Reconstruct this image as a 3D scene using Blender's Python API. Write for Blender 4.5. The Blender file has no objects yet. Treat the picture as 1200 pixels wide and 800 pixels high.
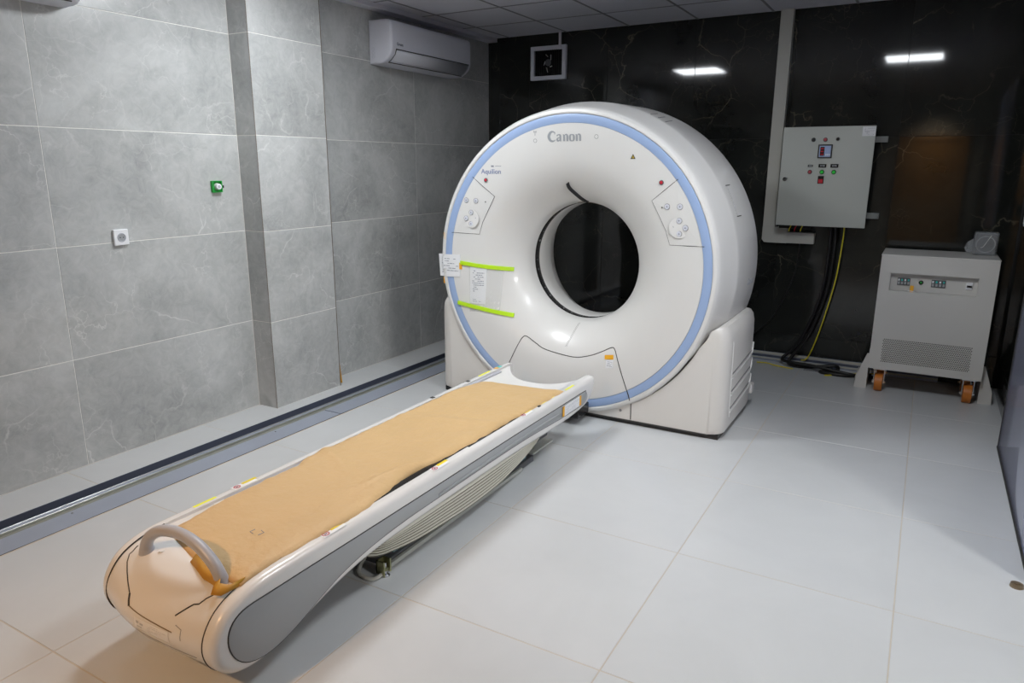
import bpy, bmesh, math, random
from mathutils import Vector, Matrix
random.seed(4)
sc = bpy.context.scene

# ------------------------------------------------------------------ camera
F, YAW, PITCH, ROLL = 836.2, 0.5209, 0.2407, 0.0029
cyw, syw, cp, sp = math.cos(YAW), math.sin(YAW), math.cos(PITCH), math.sin(PITCH)
fw = Vector((-syw*cp, cyw*cp, -sp)); rt = Vector((cyw, syw, 0)); up = rt.cross(fw)
r2 = rt*math.cos(ROLL) + up*math.sin(ROLL); u2 = up*math.cos(ROLL) - rt*math.sin(ROLL)
cam_data = bpy.data.cameras.new('camera'); cam = bpy.data.objects.new('camera', cam_data)
sc.collection.objects.link(cam)
M = Matrix((r2, u2, -fw)).transposed().to_4x4(); M.translation = Vector((0.7567, -2.7571, 1.615))
cam.matrix_world = M
cam_data.sensor_width = 36; cam_data.lens = F/1200*36; cam_data.clip_start = 0.05
sc.camera = cam

# ------------------------------------------------------------------ world, exposure, area lights
w = bpy.data.worlds.new('world'); sc.world = w; w.use_nodes = True
w.node_tree.nodes['Background'].inputs[0].default_value = (0.9, 0.95, 1, 1)
w.node_tree.nodes['Background'].inputs[1].default_value = 0.06
sc.view_settings.view_transform = 'Standard'; sc.view_settings.look = 'None'
sc.view_settings.gamma = 1; sc.view_settings.use_curve_mapping = False
sc.view_settings.exposure = 0.22
PANEL_A, PANEL_B = 36.0, 34.0      # emission of the ceiling panels

def area(name, loc, target, sx, sy, power, col):
    l = bpy.data.lights.new(name, 'AREA'); l.shape = 'RECTANGLE'; l.size = sx; l.size_y = sy
    l.energy = power; l.color = col
    o = bpy.data.objects.new(name, l); sc.collection.objects.link(o); o.location = loc
    o.rotation_euler = (Vector(target)-Vector(loc)).to_track_quat('-Z', 'Y').to_euler()
    return o
# lamp of the adjoining room, shining in through the opening of the right wall
area('adjoining_room_lamp', (3.1, -1.5, 2.35), (-0.9, 0.0, 0.3), 0.6, 0.6, 46, (1, 0.985, 0.96))
# warm fill added behind the photographer, aimed to tint the table's foot end
dl = area('warm_foot_fill', (-1.5, -3.7, 2.7), (-1.3, -1.6, 0.15), 0.12, 0.12, 6.5, (1, 0.58, 0.27)); dl.data.spread = math.radians(70)
el = area('wood_door_fill', (0.7, -3.75, 2.72), (0.7, -4.3, 1.2), 0.2, 0.2, 5, (1, 0.80, 0.55)); el.data.spread = math.radians(80)  # unseen fill added to brighten the wooden door for its wall reflection

# ------------------------------------------------------------------ helpers
def node_mat(name, col, rough=0.5, metal=0.0, noise=0.0, nscale=8, bump=0.0, bscale=60, spec=0.5, coat=0, emit=None, alpha=1, trans=0):
    m = bpy.data.materials.new(name); m.use_nodes = True
    nt = m.node_tree; b = nt.nodes['Principled BSDF']
    b.inputs['Base Color'].default_value = (*col, 1); b.inputs['Roughness'].default_value = rough
    b.inputs['Metallic'].default_value = metal; b.inputs['Specular IOR Level'].default_value = spec
    b.inputs['Coat Weight'].default_value = coat; b.inputs['Alpha'].default_value = alpha
    b.inputs['Transmission Weight'].default_value = trans
    if emit:
        b.inputs['Emission Color'].default_value = (*emit[0], 1); b.inputs['Emission Strength'].default_value = emit[1]
    tc = nt.nodes.new('ShaderNodeTexCoord')
    if noise or True:
        n = nt.nodes.new('ShaderNodeTexNoise'); n.inputs['Scale'].default_value = nscale; n.inputs['Detail'].default_value = 5
        nt.links.new(tc.outputs['Object'], n.inputs['Vector'])
        mx = nt.nodes.new('ShaderNodeMix'); mx.data_type = 'RGBA'
        a = noise or 0.015
        mx.inputs[6].default_value = (*[max(0, c*(1-a)) for c in col], 1)
        mx.inputs[7].default_value = (*[min(1, c*(1+a)) for c in col], 1)
        nt.links.new(n.outputs['Fac'], mx.inputs[0]); nt.links.new(mx.outputs[2], b.inputs['Base Color'])
    if bump:
        n2 = nt.nodes.new('ShaderNodeTexNoise'); n2.inputs['Scale'].default_value = bscale; n2.inputs['Detail'].default_value = 4
        nt.links.new(tc.outputs['Object'], n2.inputs['Vector'])
        bp = nt.nodes.new('ShaderNodeBump'); bp.inputs['Strength'].default_value = bump; bp.inputs['Distance'].default_value = 0.01
        nt.links.new(n2.outputs['Fac'], bp.inputs['Height']); nt.links.new(bp.outputs[0], b.inputs['Normal'])
    return m

def marble(name, base, dark, light, rough, vein, vscale=1.6, vwidth=0.012, spec=0.5, fine=0.5, crinkle=0):
    """stone tile: cloudy base, thin light veins, every tile its own piece of the pattern"""
    m = bpy.data.materials.new(name); m.use_nodes = True
    nt = m.node_tree; L = nt.links; N = nt.nodes.new; b = nt.nodes['Principled BSDF']
    tc = N('ShaderNodeTexCoord'); oi = N('ShaderNodeObjectInfo')
    mul = N('ShaderNodeVectorMath'); mul.operation = 'SCALE'; mul.inputs['Scale'].default_value = 37.0
    cmb = N('ShaderNodeCombineXYZ')
    for i in range(3): L.new(oi.outputs['Random'], cmb.inputs[i])
    L.new(cmb.outputs[0], mul.inputs[0])
    add = N('ShaderNodeVectorMath'); add.operation = 'ADD'; L.new(tc.outputs['Object'], add.inputs[0]); L.new(mul.outputs[0], add.inputs[1])
    cl = N('ShaderNodeTexNoise'); cl.inputs['Scale'].default_value = 1.7; cl.inputs['Detail'].default_value = 9; cl.inputs['Roughness'].default_value = 0.62; cl.inputs['Distortion'].default_value = 0.6
    L.new(add.outputs[0], cl.inputs['Vector'])
    r = N('ShaderNodeValToRGB'); r.color_ramp.elements[0].position = 0.32; r.color_ramp.elements[1].position = 0.68
    r.color_ramp.elements[0].color = (*dark, 1); r.color_ramp.elements[1].color = (*base, 1)
    L.new(cl.outputs['Fac'], r.inputs[0])
    prev = r.outputs[0]
    for k, (s, wd, amt) in enumerate(((vscale, vwidth, vein), (vscale*2.3, vwidth*0.8, vein*fine))):
        dn = N('ShaderNodeTexNoise'); dn.inputs['Scale'].default_value = s*1.4; dn.inputs['Detail'].default_value = 6
        ad2 = N('ShaderNodeVectorMath'); ad2.operation = 'ADD'; ad2.inputs[1].default_value = (k*7.3, k*3.1, k*5.7)
        L.new(add.outputs[0], ad2.inputs[0]); L.new(ad2.outputs[0], dn.inputs['Vector'])
        mm = N('ShaderNodeVectorMath'); mm.operation = 'MULTIPLY_ADD'; mm.inputs[1].default_value = (0.34,)*3
        L.new(dn.outputs['Color'], mm.inputs[0]); L.new(ad2.outputs[0], mm.inputs[2])
        vo = N('ShaderNodeTexVoronoi'); vo.feature = 'DISTANCE_TO_EDGE'; vo.inputs['Scale'].default_value = s
        L.new(mm.outputs[0], vo.inputs['Vector'])
        vr = N('ShaderNodeMapRange'); vr.inputs['From Min'].default_value = 0; vr.inputs['From Max'].default_value = wd*s
        vr.inputs['To Min'].default_value = 1; vr.inputs['To Max'].default_value = 0; L.new(vo.outputs['Distance'], vr.inputs['Value'])
        msk = N('ShaderNodeTexNoise'); msk.inputs['Scale'].default_value = 2.6; msk.inputs['Detail'].default_value = 3; L.new(ad2.outputs[0], msk.inputs['Vector'])
        mr = N('ShaderNodeMapRange'); mr.inputs['From Min'].default_value = 0.47; mr.inputs['From Max'].default_value = 0.68; L.new(msk.outputs['Fac'], mr.inputs['Value'])
        pr = N('ShaderNodeMath'); pr.operation = 'MULTIPLY'; L.new(vr.outputs[0], pr.inputs[0]); L.new(mr.outputs[0], pr.inputs[1])
        p2 = N('ShaderNodeMath'); p2.operation = 'MULTIPLY'; p2.inputs[1].default_value = amt; L.new(pr.outputs[0], p2.inputs[0])
        mx = N('ShaderNodeMix'); mx.data_type = 'RGBA'; mx.inputs[7].default_value = (*light, 1)
        L.new(p2.outputs[0], mx.inputs[0]); L.new(prev, mx.inputs[6]); prev = mx.outputs[2]
    if crinkle:
        # broken dark creases and fine mottling of the stone
        rd = N('ShaderNodeTexNoise'); rd.noise_type = 'RIDGED_MULTIFRACTAL'; rd.inputs['Scale'].default_value = 2.1; rd.inputs['Detail'].default_value = 7; rd.inputs['Distortion'].default_value = 0.8
        L.new(add.outputs[0], rd.inputs['Vector'])
        r1 = N('ShaderNodeMapRange'); r1.inputs['From Min'].default_value = 0.45; r1.inputs['From Max'].default_value = 1.0; r1.inputs['To Max'].default_value = crinkle
        L.new(rd.outputs['Fac'], r1.inputs['Value'])
        m2 = N('ShaderNodeTexNoise'); m2.inputs['Scale'].default_value = 1.9; m2.inputs['Detail'].default_value = 2
        L.new(add.outputs[0], m2.inputs['Vector'])
        r3 = N('ShaderNodeMapRange'); r3.inputs['From Min'].default_value = 0.42; r3.inputs['From Max'].default_value = 0.62; L.new(m2.outputs['Fac'], r3.inputs['Value'])
        p3 = N('ShaderNodeMath'); p3.operation = 'MULTIPLY'; L.new(r1.outputs[0], p3.inputs[0]); L.new(r3.outputs[0], p3.inputs[1])
        mx = N('ShaderNodeMix'); mx.data_type = 'RGBA'; mx.inputs[7].default_value = (*[c*0.62 for c in dark], 1)
        L.new(p3.outputs[0], mx.inputs[0]); L.new(prev, mx.inputs[6]); prev = mx.outputs[2]
        fn = N('ShaderNodeTexNoise'); fn.inputs['Scale'].default_value = 14; fn.inputs['Detail'].default_value = 8; fn.inputs['Roughness'].default_value = 0.7; fn.inputs['Distortion'].default_value = 1.2
        L.new(add.outputs[0], fn.inputs['Vector'])
        r4 = N('ShaderNodeMapRange'); r4.inputs['From Min'].default_value = 0.3; r4.inputs['From Max'].default_value = 0.7; r4.inputs['To Min'].default_value = 0.0; r4.inputs['To Max'].default_value = 0.28
        L.new(fn.outputs['Fac'], r4.inputs['Value'])
        mx = N('ShaderNodeMix'); mx.data_type = 'RGBA'; mx.inputs[7].default_value = (*light, 1)
        L.new(r4.outputs[0], mx.inputs[0]); L.new(prev, mx.inputs[6]); prev = mx.outputs[2]
    L.new(prev, b.inputs['Base Color'])
    b.inputs['Roughness'].default_value = rough; b.inputs['Specular IOR Level'].default_value = spec
    return m

MAT = {}
MAT['wall_tile'] = marble('grey_marble', (0.51, 0.52, 0.515), (0.31, 0.32, 0.315), (0.78, 0.78, 0.76), 0.24, 0.55, 1.9, 0.005, crinkle=1.0, fine=1.0)
MAT['wall_joint'] = node_mat('light_grout', (0.80, 0.79, 0.75), 0.9)
MAT['dark_tile'] = marble('black_marble', (0.026, 0.028, 0.025), (0.011, 0.012, 0.011), (0.22, 0.20, 0.145), 0.05, 0.55, 2.0, 0.005)
MAT['dark_joint'] = node_mat('dark_grout', (0.012, 0.012, 0.012), 0.6)
MAT['floor_tile'] = marble('white_porcelain', (0.60, 0.615, 0.625), (0.56, 0.575, 0.585), (0.64, 0.64, 0.64), 0.27, 0.2, 1.0, 0.02)
MAT['floor_joint'] = node_mat('sandy_grout', (0.50, 0.45, 0.38), 0.9, noise=0.1)
MAT['ceiling'] = node_mat('ceiling_board', (0.62, 0.62, 0.68), 0.9, noise=0.03, bump=0.1, bscale=200)
MAT['tbar'] = node_mat('ceiling_grid', (0.20, 0.20, 0.22), 0.5)
MAT['white'] = node_mat('white_shell', (0.74, 0.735, 0.72), 0.32, coat=0.15)
MAT['offwhite'] = node_mat('offwhite_shell', (0.70, 0.68, 0.65), 0.4)
MAT['rail_white'] = node_mat('table_white', (0.76, 0.75, 0.735), 0.26, coat=0.3)
MAT['blue'] = node_mat('blue_stripe', (0.33, 0.45, 0.70), 0.35)
MAT['seam'] = node_mat('seam_dark', (0.035, 0.033, 0.03), 0.7)
MAT['seam_soft'] = node_mat('seam_grey', (0.25, 0.25, 0.25), 0.7)
MAT['black'] = node_mat('black_plastic', (0.012, 0.012, 0.013), 0.25)
MAT['grey_panel'] = node_mat('grey_panel', (0.36, 0.375, 0.385), 0.42)
MAT['grey_dark'] = node_mat('dark_grey', (0.09, 0.095, 0.10), 0.5)
MAT['bellows'] = node_mat('bellows', (0.66, 0.645, 0.57), 0.6)
MAT['teal'] = node_mat('teal_frame', (0.20, 0.31, 0.36), 0.4)
MAT['handle'] = node_mat('handle_grey', (0.46, 0.47, 0.52), 0.35)
MAT['paper_tan'] = node_mat('brown_wrapping', (0.64, 0.43, 0.205), 0.55, noise=0.06, nscale=5, bump=0.5, bscale=34)
MAT['paper_under'] = node_mat('brown_underside', (0.52, 0.27, 0.03), 0.5, noise=0.1)
MAT['yellow'] = node_mat('yellow_sticker', (0.85, 0.66, 0.02), 0.4)
MAT['lime'] = node_mat('lime_tape', (0.50, 0.80, 0.015), 0.45)
MAT['lemon'] = node_mat('lemon_tape', (0.90, 0.90, 0.03), 0.45)
MAT['orange'] = node_mat('orange_tab', (0.85, 0.42, 0.02), 0.45)
MAT['paper'] = node_mat('white_paper', (0.82, 0.83, 0.85), 0.6)
MAT['ink'] = node_mat('grey_ink', (0.22, 0.24, 0.29), 0.6)
MAT['ink_light'] = node_mat('pale_ink', (0.5, 0.52, 0.55), 0.6)
MAT['red'] = node_mat('red_lens', (0.55, 0.03, 0.05), 0.25)
MAT['red_print'] = node_mat('red_print', (0.55, 0.08, 0.10), 0.5)
MAT['green_lens'] = node_mat('green_lens', (0.03, 0.42, 0.05), 0.25, emit=((0.05, 0.8, 0.1), 0.12))
MAT['green_box'] = node_mat('green_plastic', (0.01, 0.33, 0.04), 0.4)
MAT['teal_print'] = node_mat('teal_print', (0.05, 0.55, 0.5), 0.5)
MAT['metal'] = node_mat('brushed_metal', (0.62, 0.62, 0.60), 0.3, metal=1.0, noise=0.08)
MAT['chrome'] = node_mat('chrome', (0.75, 0.75, 0.75), 0.12, metal=1.0)
MAT['zinc'] = node_mat('yellow_zinc', (0.42, 0.42, 0.24), 0.35, metal=0.9, noise=0.3, nscale=60)
MAT['trunk_blue'] = node_mat('galvanised_cover', (0.40, 0.44, 0.53), 0.38, metal=0.35, noise=0.06)
MAT['trunk_dark'] = node_mat('trench_side', (0.10, 0.115, 0.16), 0.4, metal=0.3)
MAT['trunk_floor'] = node_mat('trench_bottom', (0.27, 0.28, 0.24), 0.6, noise=0.12)
MAT['ac_white'] = node_mat('ac_plastic', (0.66, 0.67, 0.74), 0.45)
MAT['ac_grille'] = node_mat('ac_flap', (0.55, 0.56, 0.61), 0.5)
MAT['cab'] = node_mat('cabinet_grey', (0.50, 0.52, 0.48), 0.45)
MAT['duct'] = node_mat('cable_duct', (0.52, 0.515, 0.47), 0.5)
MAT['ups'] = node_mat('ups_shell', (0.60, 0.59, 0.565), 0.45)
MAT['orange_wheel'] = node_mat('orange_polyurethane', (0.55, 0.17, 0.02), 0.45)
MAT['cable_black'] = node_mat('cable_rubber', (0.008, 0.008, 0.008), 0.45)
MAT['cable_yellow'] = node_mat('earth_wire', (0.72, 0.62, 0.03), 0.45)
MAT['panel_blue'] = node_mat('lead_door_face', (0.27, 0.29, 0.44), 0.18, coat=0.4)
MAT['wood'] = node_mat('orange_wood', (0.55, 0.30, 0.10), 0.4, noise=0.2, nscale=4)
MAT['plaster'] = node_mat('plaster', (0.45, 0.44, 0.42), 0.9)
MAT['brass'] = node_mat('dull_brass', (0.25, 0.19, 0.12), 0.4, metal=0.6)
MAT['film'] = node_mat('clear_film', (0.78, 0.80, 0.80), 0.12, alpha=0.13)
MAT['bag'] = node_mat('plastic_bag', (0.62, 0.65, 0.68), 0.2, alpha=0.30, bump=0.4, bscale=30)
MAT['tube_white'] = node_mat('bore_liner', (0.66, 0.655, 0.64), 0.4)
MAT['warn_fill'] = node_mat('ochre_print', (0.40, 0.28, 0.03), 0.5)
MAT['ink_blue'] = node_mat('blue_grey_ink', (0.20, 0.24, 0.40), 0.5)
MAT['rail_grey'] = node_mat('galvanised_rail', (0.32, 0.33, 0.32), 0.6, noise=0.1)
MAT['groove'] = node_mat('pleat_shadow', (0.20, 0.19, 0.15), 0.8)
MAT['letter_grey'] = node_mat('letter_grey', (0.34, 0.36, 0.38), 0.5)
MAT['wood_dark'] = node_mat('edge_brown', (0.16, 0.12, 0.09), 0.6)
MAT['screen'] = node_mat('meter_face', (0.30, 0.36, 0.52), 0.3, emit=((0.3, 0.4, 0.7), 0.1))
MAT['diffuser'] = {}

col = sc.collection
def obj(name, bm, mat, parent=None, smooth=False, label=None, loc=None):
    me = bpy.data.meshes.new(name); bm.normal_update(); bm.to_mesh(me); bm.free()
    if isinstance(mat, (list, tuple)):
        for m in mat: me.materials.append(m)
    else: me.materials.append(mat)
    if smooth:
        for p in me.polygons: p.use_smooth = True
    o = bpy.data.objects.new(name, me); col.objects.link(o)
    if loc is not None:
        me.transform(Matrix.Translation(-Vector(loc))); o.location = loc
    if parent:
        o.parent = parent
        o.matrix_parent_inverse = parent_world(parent).inverted()
    if label: o['label'] = label
    if name.endswith('_print') or name == 'perforation': o['kind'] = 'stuff'
    return o
def parent_world(o):
    m = Matrix.LocRotScale(o.location, o.rotation_euler, o.scale)
    return parent_world(o.parent) @ o.matrix_parent_inverse @ m if o.parent else m
def root(name, label, cat, loc, group=None):
    o = bpy.data.objects.new(name, None); col.objects.link(o); o.location = loc
    o['label'] = label; o['category'] = cat; o.empty_display_size = 0.1
    if group: o['group'] = group
    return o
def struct(name, loc=(0, 0, 0), bm=None, mat=None, label=None):
    if bm is None:
        o = bpy.data.objects.new(name, None); col.objects.link(o); o.location = loc
    else: o = obj(name, bm, mat)
    o['kind'] = 'structure'
    if label: o['label'] = label
    return o
def tag(o, label, cat, group=None):
    o['label'] = label; o['category'] = cat
    if group: o['group'] = group
    return o

def box(bm, x0, x1, y0, y1, z0, z1, bev=0, seg=2):
    g = bmesh.ops.create_cube(bm, size=1)
    vs = g['verts']
    for v in vs:
        v.co = Vector(((x0+x1)/2 + v.co.x*(x1-x0), (y0+y1)/2 + v.co.y*(y1-y0), (z0+z1)/2 + v.co.z*(z1-z0)))
    if bev:
        es = list({e for v in vs for e in v.link_edges})
        bmesh.ops.bevel(bm, geom=es, offset=bev, segments=seg, profile=0.5, affect='EDGES')
    return bm
def bx(*a, bev=0, seg=2):
    return box(bmesh.new(), *a, bev=bev, seg=seg)
def shade_auto(o, ang=40):
    for p in o.data.polygons: p.use_smooth = True
    o.data.set_sharp_from_angle(angle=math.radians(ang))
    return o
def tube(bm, pts, r, n=8, closed=False):
    pts = [Vector(p) for p in pts]; rings = []
    rr = r if isinstance(r, (list, tuple)) else [r]*len(pts)
    prev = None
    for i, p in enumerate(pts):
        a = pts[i-1] if (i > 0 or closed) else p; b = pts[(i+1) % len(pts)] if (i < len(pts)-1 or closed) else p
        t = (b-a).normalized()
        if prev is None:
            u = t.orthogonal().normalized()
        else:
            u = (prev - t*prev.dot(t)).normalized()
        prev = u; v = t.cross(u)
        rings.append([bm.verts.new(p + (u*math.cos(2*math.pi*k/n) + v*math.sin(2*math.pi*k/n))*rr[i]) for k in range(n)])
    m = len(rings)
    for i in range(m if closed else m-1):
        a, b = rings[i], rings[(i+1) % m]
        for k in range(n): bm.faces.new((a[k], a[(k+1) % n], b[(k+1) % n], b[k]))
    if not closed:
        bm.faces.new(rings[0][::-1]); bm.faces.new(rings[-1])
    return bm
def spline(pts, n=8, closed=False):
    P = [Vector(p) for p in pts]; out = []; m = len(P)
    for i in range(m if closed else m-1):
        if closed: p0, p1, p2, p3 = P[(i-1) % m], P[i], P[(i+1) % m], P[(i+2) % m]
        else: p0, p1, p2, p3 = P[max(i-1, 0)], P[i], P[i+1], P[min(i+2, m-1)]
        for k in range(n):
            t = k/n
            out.append(0.5*((2*p1) + (p2-p0)*t + (2*p0-5*p1+4*p2-p3)*t*t + (3*p1-p0-3*p2+p3)*t**3))
    if not closed: out.append(P[-1])
    return out
def cyl(bm, c, axis, r, h, n=20, r2=None):
    """cylinder from c along axis (unit), radius r -> r2"""
    a = Vector(axis).normalized(); u = a.orthogonal().normalized(); v = a.cross(u); c = Vector(c)
    r2 = r if r2 is None else r2
    A = [bm.verts.new(c + (u*math.cos(2*math.pi*k/n)+v*math.sin(2*math.pi*k/n))*r) for k in range(n)]
    B = [bm.verts.new(c + a*h + (u*math.cos(2*math.pi*k/n)+v*math.sin(2*math.pi*k/n))*r2) for k in range(n)]
    for k in range(n): bm.faces.new((A[k], A[(k+1) % n], B[(k+1) % n], B[k]))
    bm.faces.new(A[::-1]); bm.faces.new(B)
    return bm
def poly_prism(bm, poly, fn):
    """poly: list of 2D points; fn(p, side) -> 3D; side 0/1; triangulated caps"""
    A = [bm.verts.new(fn(p, 0)) for p in poly]; B = [bm.verts.new(fn(p, 1)) for p in poly]
    n = len(poly)
    for i in range(n): bm.faces.new((A[i], A[(i+1) % n], B[(i+1) % n], B[i]))
    f = bm.faces.new(A[::-1]); g = bm.faces.new(B)
    bmesh.ops.triangulate(bm, faces=[f, g])
    bmesh.ops.recalc_face_normals(bm, faces=bm.faces[:])
    return bm
def offset_poly(poly, d):
    """shrink a closed smooth polygon by d (ccw or cw)"""
    n = len(poly); area2 = sum(poly[i][0]*poly[(i+1) % n][1]-poly[(i+1) % n][0]*poly[i][1] for i in range(n))
    s = 1 if area2 > 0 else -1; out = []
    for i in range(n):
        a = Vector(poly[i-1]); b = Vector(poly[(i+1) % n]); t = (b-a).normalized()
        nrm = Vector((-t.y, t.x))*s
        out.append(Vector(poly[i]) + nrm*d)
    return out
def soft_extrude(poly, lo, hi, rad, fn, seg=4, both=True):
    """extrude 2D outline between lo and hi with rounded rims. fn(p, w)->3D"""
    bm = bmesh.new(); secs = []
    for k in range(seg+1):
        a = math.pi/2*k/seg
        secs.append((lo + rad*(1-math.sin(a)) if False else lo + rad*(1-math.cos(a)), rad*(1-math.sin(a))))
    if not both: secs = [(lo, 0)]
    for k in range(seg, -1, -1):
        a = math.pi/2*k/seg
        secs.append((hi - rad*(1-math.cos(a)), rad*(1-math.sin(a))))
    rings = []
    for wv, ins in secs:
        q = offset_poly(poly, ins) if ins > 1e-6 else poly
        rings.append([bm.verts.new(fn(p, wv)) for p in q])
    n = len(poly)
    for a, b in zip(rings, rings[1:]):
        for i in range(n): bm.faces.new((a[i], a[(i+1) % n], b[(i+1) % n], b[i]))
    f = bm.faces.new(rings[0][::-1]); g = bm.faces.new(rings[-1])
    bmesh.ops.triangulate(bm, faces=[f, g])
    bmesh.ops.recalc_face_normals(bm, faces=bm.faces[:])
    return bm

def text_bm(body, size, fn, bold=0.0, extrude=0.0006, spacing=1.0, xscale=1.0, align='CENTER'):
    """font outline -> mesh, each vertex mapped by fn(x, y, depth)"""
    cu = bpy.data.curves.new('lettering', 'FONT'); cu.body = body; cu.size = size; cu.align_x = align
    cu.align_y = 'CENTER'; cu.offset = bold; cu.extrude = extrude; cu.space_character = spacing; cu.resolution_u = 4
    o = bpy.data.objects.new('lettering', cu); col.objects.link(o)
    dg = bpy.context.evaluated_depsgraph_get(); me = bpy.data.meshes.new_from_object(o.evaluated_get(dg))
    bm = bmesh.new(); bm.from_mesh(me)
    bpy.data.objects.remove(o); bpy.data.meshes.remove(me); bpy.data.curves.remove(cu)
    for v in bm.verts: v.co = fn(v.co.x*xscale, v.co.y, v.co.z + extrude)
    return bm
def lines_bm(rects, fn, th=0.0006):
    """flat printed bars: rects (x0,x1,y0,y1) mapped by fn(x, y, depth)"""
    bm = bmesh.new()
    for x0, x1, y0, y1 in rects:
        vs = [bm.verts.new(fn(x, y, th)) for x, y in ((x0, y0), (x1, y0), (x1, y1), (x0, y1))]
        bm.faces.new(vs)
    return bm
def script_rects(x0, x1, y0, y1, rows, seed=0, fill=0.55):
    rnd = random.Random(seed); out = []; h = (y1-y0)/rows
    for r in range(rows):
        x = x0 + rnd.uniform(0, 0.15)*(x1-x0)
        while x < x1 - 0.02*(x1-x0):
            wd = rnd.uniform(0.05, 0.2)*(x1-x0); xe = min(x+wd, x1)
            if rnd.random() < 0.8: out.append((x, xe, y0+h*(r+0.5-fill*0.35), y0+h*(r+0.5+fill*0.35)))
            x = xe + 0.03*(x1-x0)
            if rnd.random() < 0.12: break
    return out

# ------------------------------------------------------------------ room
XL, XR, YB, YF, ZC = -3.113, 1.335, 3.515, -4.3, 2.8
XP, YP1, YP2 = -2.940, 0.463, 1.079
TX0, TX1 = -2.815, -2.490               # floor trench
J = 0.003                                # half joint

def tile_obj(parent, x0, x1, y0, y1, z0, z1, mat, bev=0.0012, name='tile'):
    c = ((x0+x1)/2, (y0+y1)/2, (z0+z1)/2)
    k = (name, round(x1-x0, 4), round(y1-y0, 4), round(z1-z0, 4), mat.name)
    if k in tile_cache:
        o = bpy.data.objects.new(name, tile_cache[k]); col.objects.link(o); o.location = c
        o.parent = parent; o.matrix_parent_inverse = parent_world(parent).inverted(); return o
    o = obj(name, bx(x0, x1, y0, y1, z0, z1, bev=bev, seg=1), mat, parent, loc=c)
    tile_cache[k] = o.data
    return o
tile_cache = {}

# floor: two screeds left and right of the trench, porcelain tiles on them
floor = struct('floor', bm=None)
FW, FH = 0.8264, 0.8507
def floor_piece(x0, x1, y0, y1):
    tile_obj(floor, x0, x1, y0, y1, -0.012, 0.0, MAT['floor_tile'])
fb = bmesh.new()
box(fb, XL-0.2, TX0, YF, YB+0.2, -0.30, -0.0012); box(fb, TX1, 4.2, YF, YB+0.2, -0.30, -0.0012)
box(fb, TX0, TX1, YF, YB+0.2, -0.30, -0.05)
obj('screed', fb, MAT['floor_joint'], floor)
ys = [FH*k for k in range(-6, 6)]
xs = [FW*k for k in range(-5, 6)]
for i in range(len(xs)-1):
    for j in range(len(ys)-1):
        x0, x1 = max(xs[i], XL)+J*0.7, min(xs[i+1], 4.2)-J*0.7
        y0, y1 = max(ys[j], YF)+J*0.7, min(ys[j+1], YB-0.01)-J*0.7
        if x1-x0 < 0.02 or y1-y0 < 0.02: continue
        segs = [(x0, x1)]
        out = []
        for a, b in segs:
            if b <= TX0 or a >= TX1: out.append((a, b)); continue
            if a < TX0-0.02: out.append((a, TX0))
            if b > TX1+0.02: out.append((TX1, b))
        for a, b in out: floor_piece(a, b, y0, y1)

# cable trench along the left wall
tr = root('cable_trench', 'long recessed metal cable trench with grey cover strips along the marble wall', 'cable channel', ((TX0+TX1)/2, 0, -0.045))
def trp(name, x0, x1, z0, z1, m, y0=YF, y1=YB-0.02, bev=0.001): return obj(name, bx(x0, x1, y0, y1, z0, z1, bev=bev, seg=1), MAT[m], tr)
trp('trench_side', TX0, TX0+0.004, -0.046, 0.004, 'trunk_dark')
trp('trench_bottom', TX0, TX1, -0.049, -0.045, 'trunk_dark')
trp('trench_edge', TX0+0.060, TX0+0.065, -0.045, -0.010, 'metal')
trp('inner_tray', TX0+0.065, TX0+0.105, -0.022, -0.016, 'trunk_blue')
trp('trench_edge', TX0+0.105, TX0+0.110, -0.026, -0.006, 'metal')
trp('inner_tray', TX0+0.110, TX0+0.170, -0.026, -0.020, 'trunk_floor')
for y0, y1 in ((YF, -2.2), (-2.196, 0.602), (0.608, YB-0.02)):
    trp('cover_strip', TX0+0.172, TX1-0.006, -0.012, -0.001 if y0 < 0.6 else 0.001, 'trunk_blue', y0, y1)
trp('trench_edge', TX1-0.005, TX1-0.002, -0.045, 0.0, 'seam')
for y in (-2.9, -1.1, 0.15, 1.45, 2.6):
    obj('screw', cyl(bmesh.new(), (TX0+0.20, y, -0.001), (0, 0, 1), 0.005, 0.003, 8), MAT['seam_soft'], tr)

# left wall
wl = struct('wall_left')
obj('backing', bx(XL-0.2, XL-0.0015, YF, YB+0.2, -0.01, ZC+0.1), MAT['wall_joint'], wl)
rows = [0, 0.6, 1.2, 1.8, 2.4, ZC]
def wall_tiles(parent, axis, plane, sgn, a_list, r_list, mat, th=0.01):
    for a0, a1 in zip(a_list, a_list[1:]):
        for z0, z1 in zip(r_list, r_list[1:]):
            p0, p1 = (plane-th, plane) if sgn > 0 else (plane, plane+th)
            g = J*(0.9 if mat is MAT['wall_tile'] else 0.6)
            if a1-a0 < 0.01: continue
            if axis == 'x': tile_obj(parent, p0, p1, a0+g*.6, a1-g*.6, z0+g*.8, z1-g*.8, mat)
            else: tile_obj(parent, a0+g*.6, a1-g*.6, p0, p1, z0+g*.8, z1-g*.8, mat)
wall_tiles(wl, 'x', XL, 1, [YF, -3.13, -1.93, -0.73, YP1], rows, MAT['wall_tile'])
wall_tiles(wl, 'x', XL, 1, [YP2, 1.12, 2.32, YB], rows, MAT['wall_tile'])
wp = struct('trim_1', label='shallow marble clad pier standing out from the grey tiled wall')
obj('backing', bx(XL-0.001, XP-0.0015, YP1+0.0015, YP2-0.0015, 0, ZC), MAT['wall_joint'], wp)
wall_tiles(wp, 'x', XP, 1, [YP1+0.002, YP2], rows, MAT['wall_tile'])
wall_tiles(wp, 'y', YP1, -1, [XL, XP-0.002], rows, MAT['wall_tile'])
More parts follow.
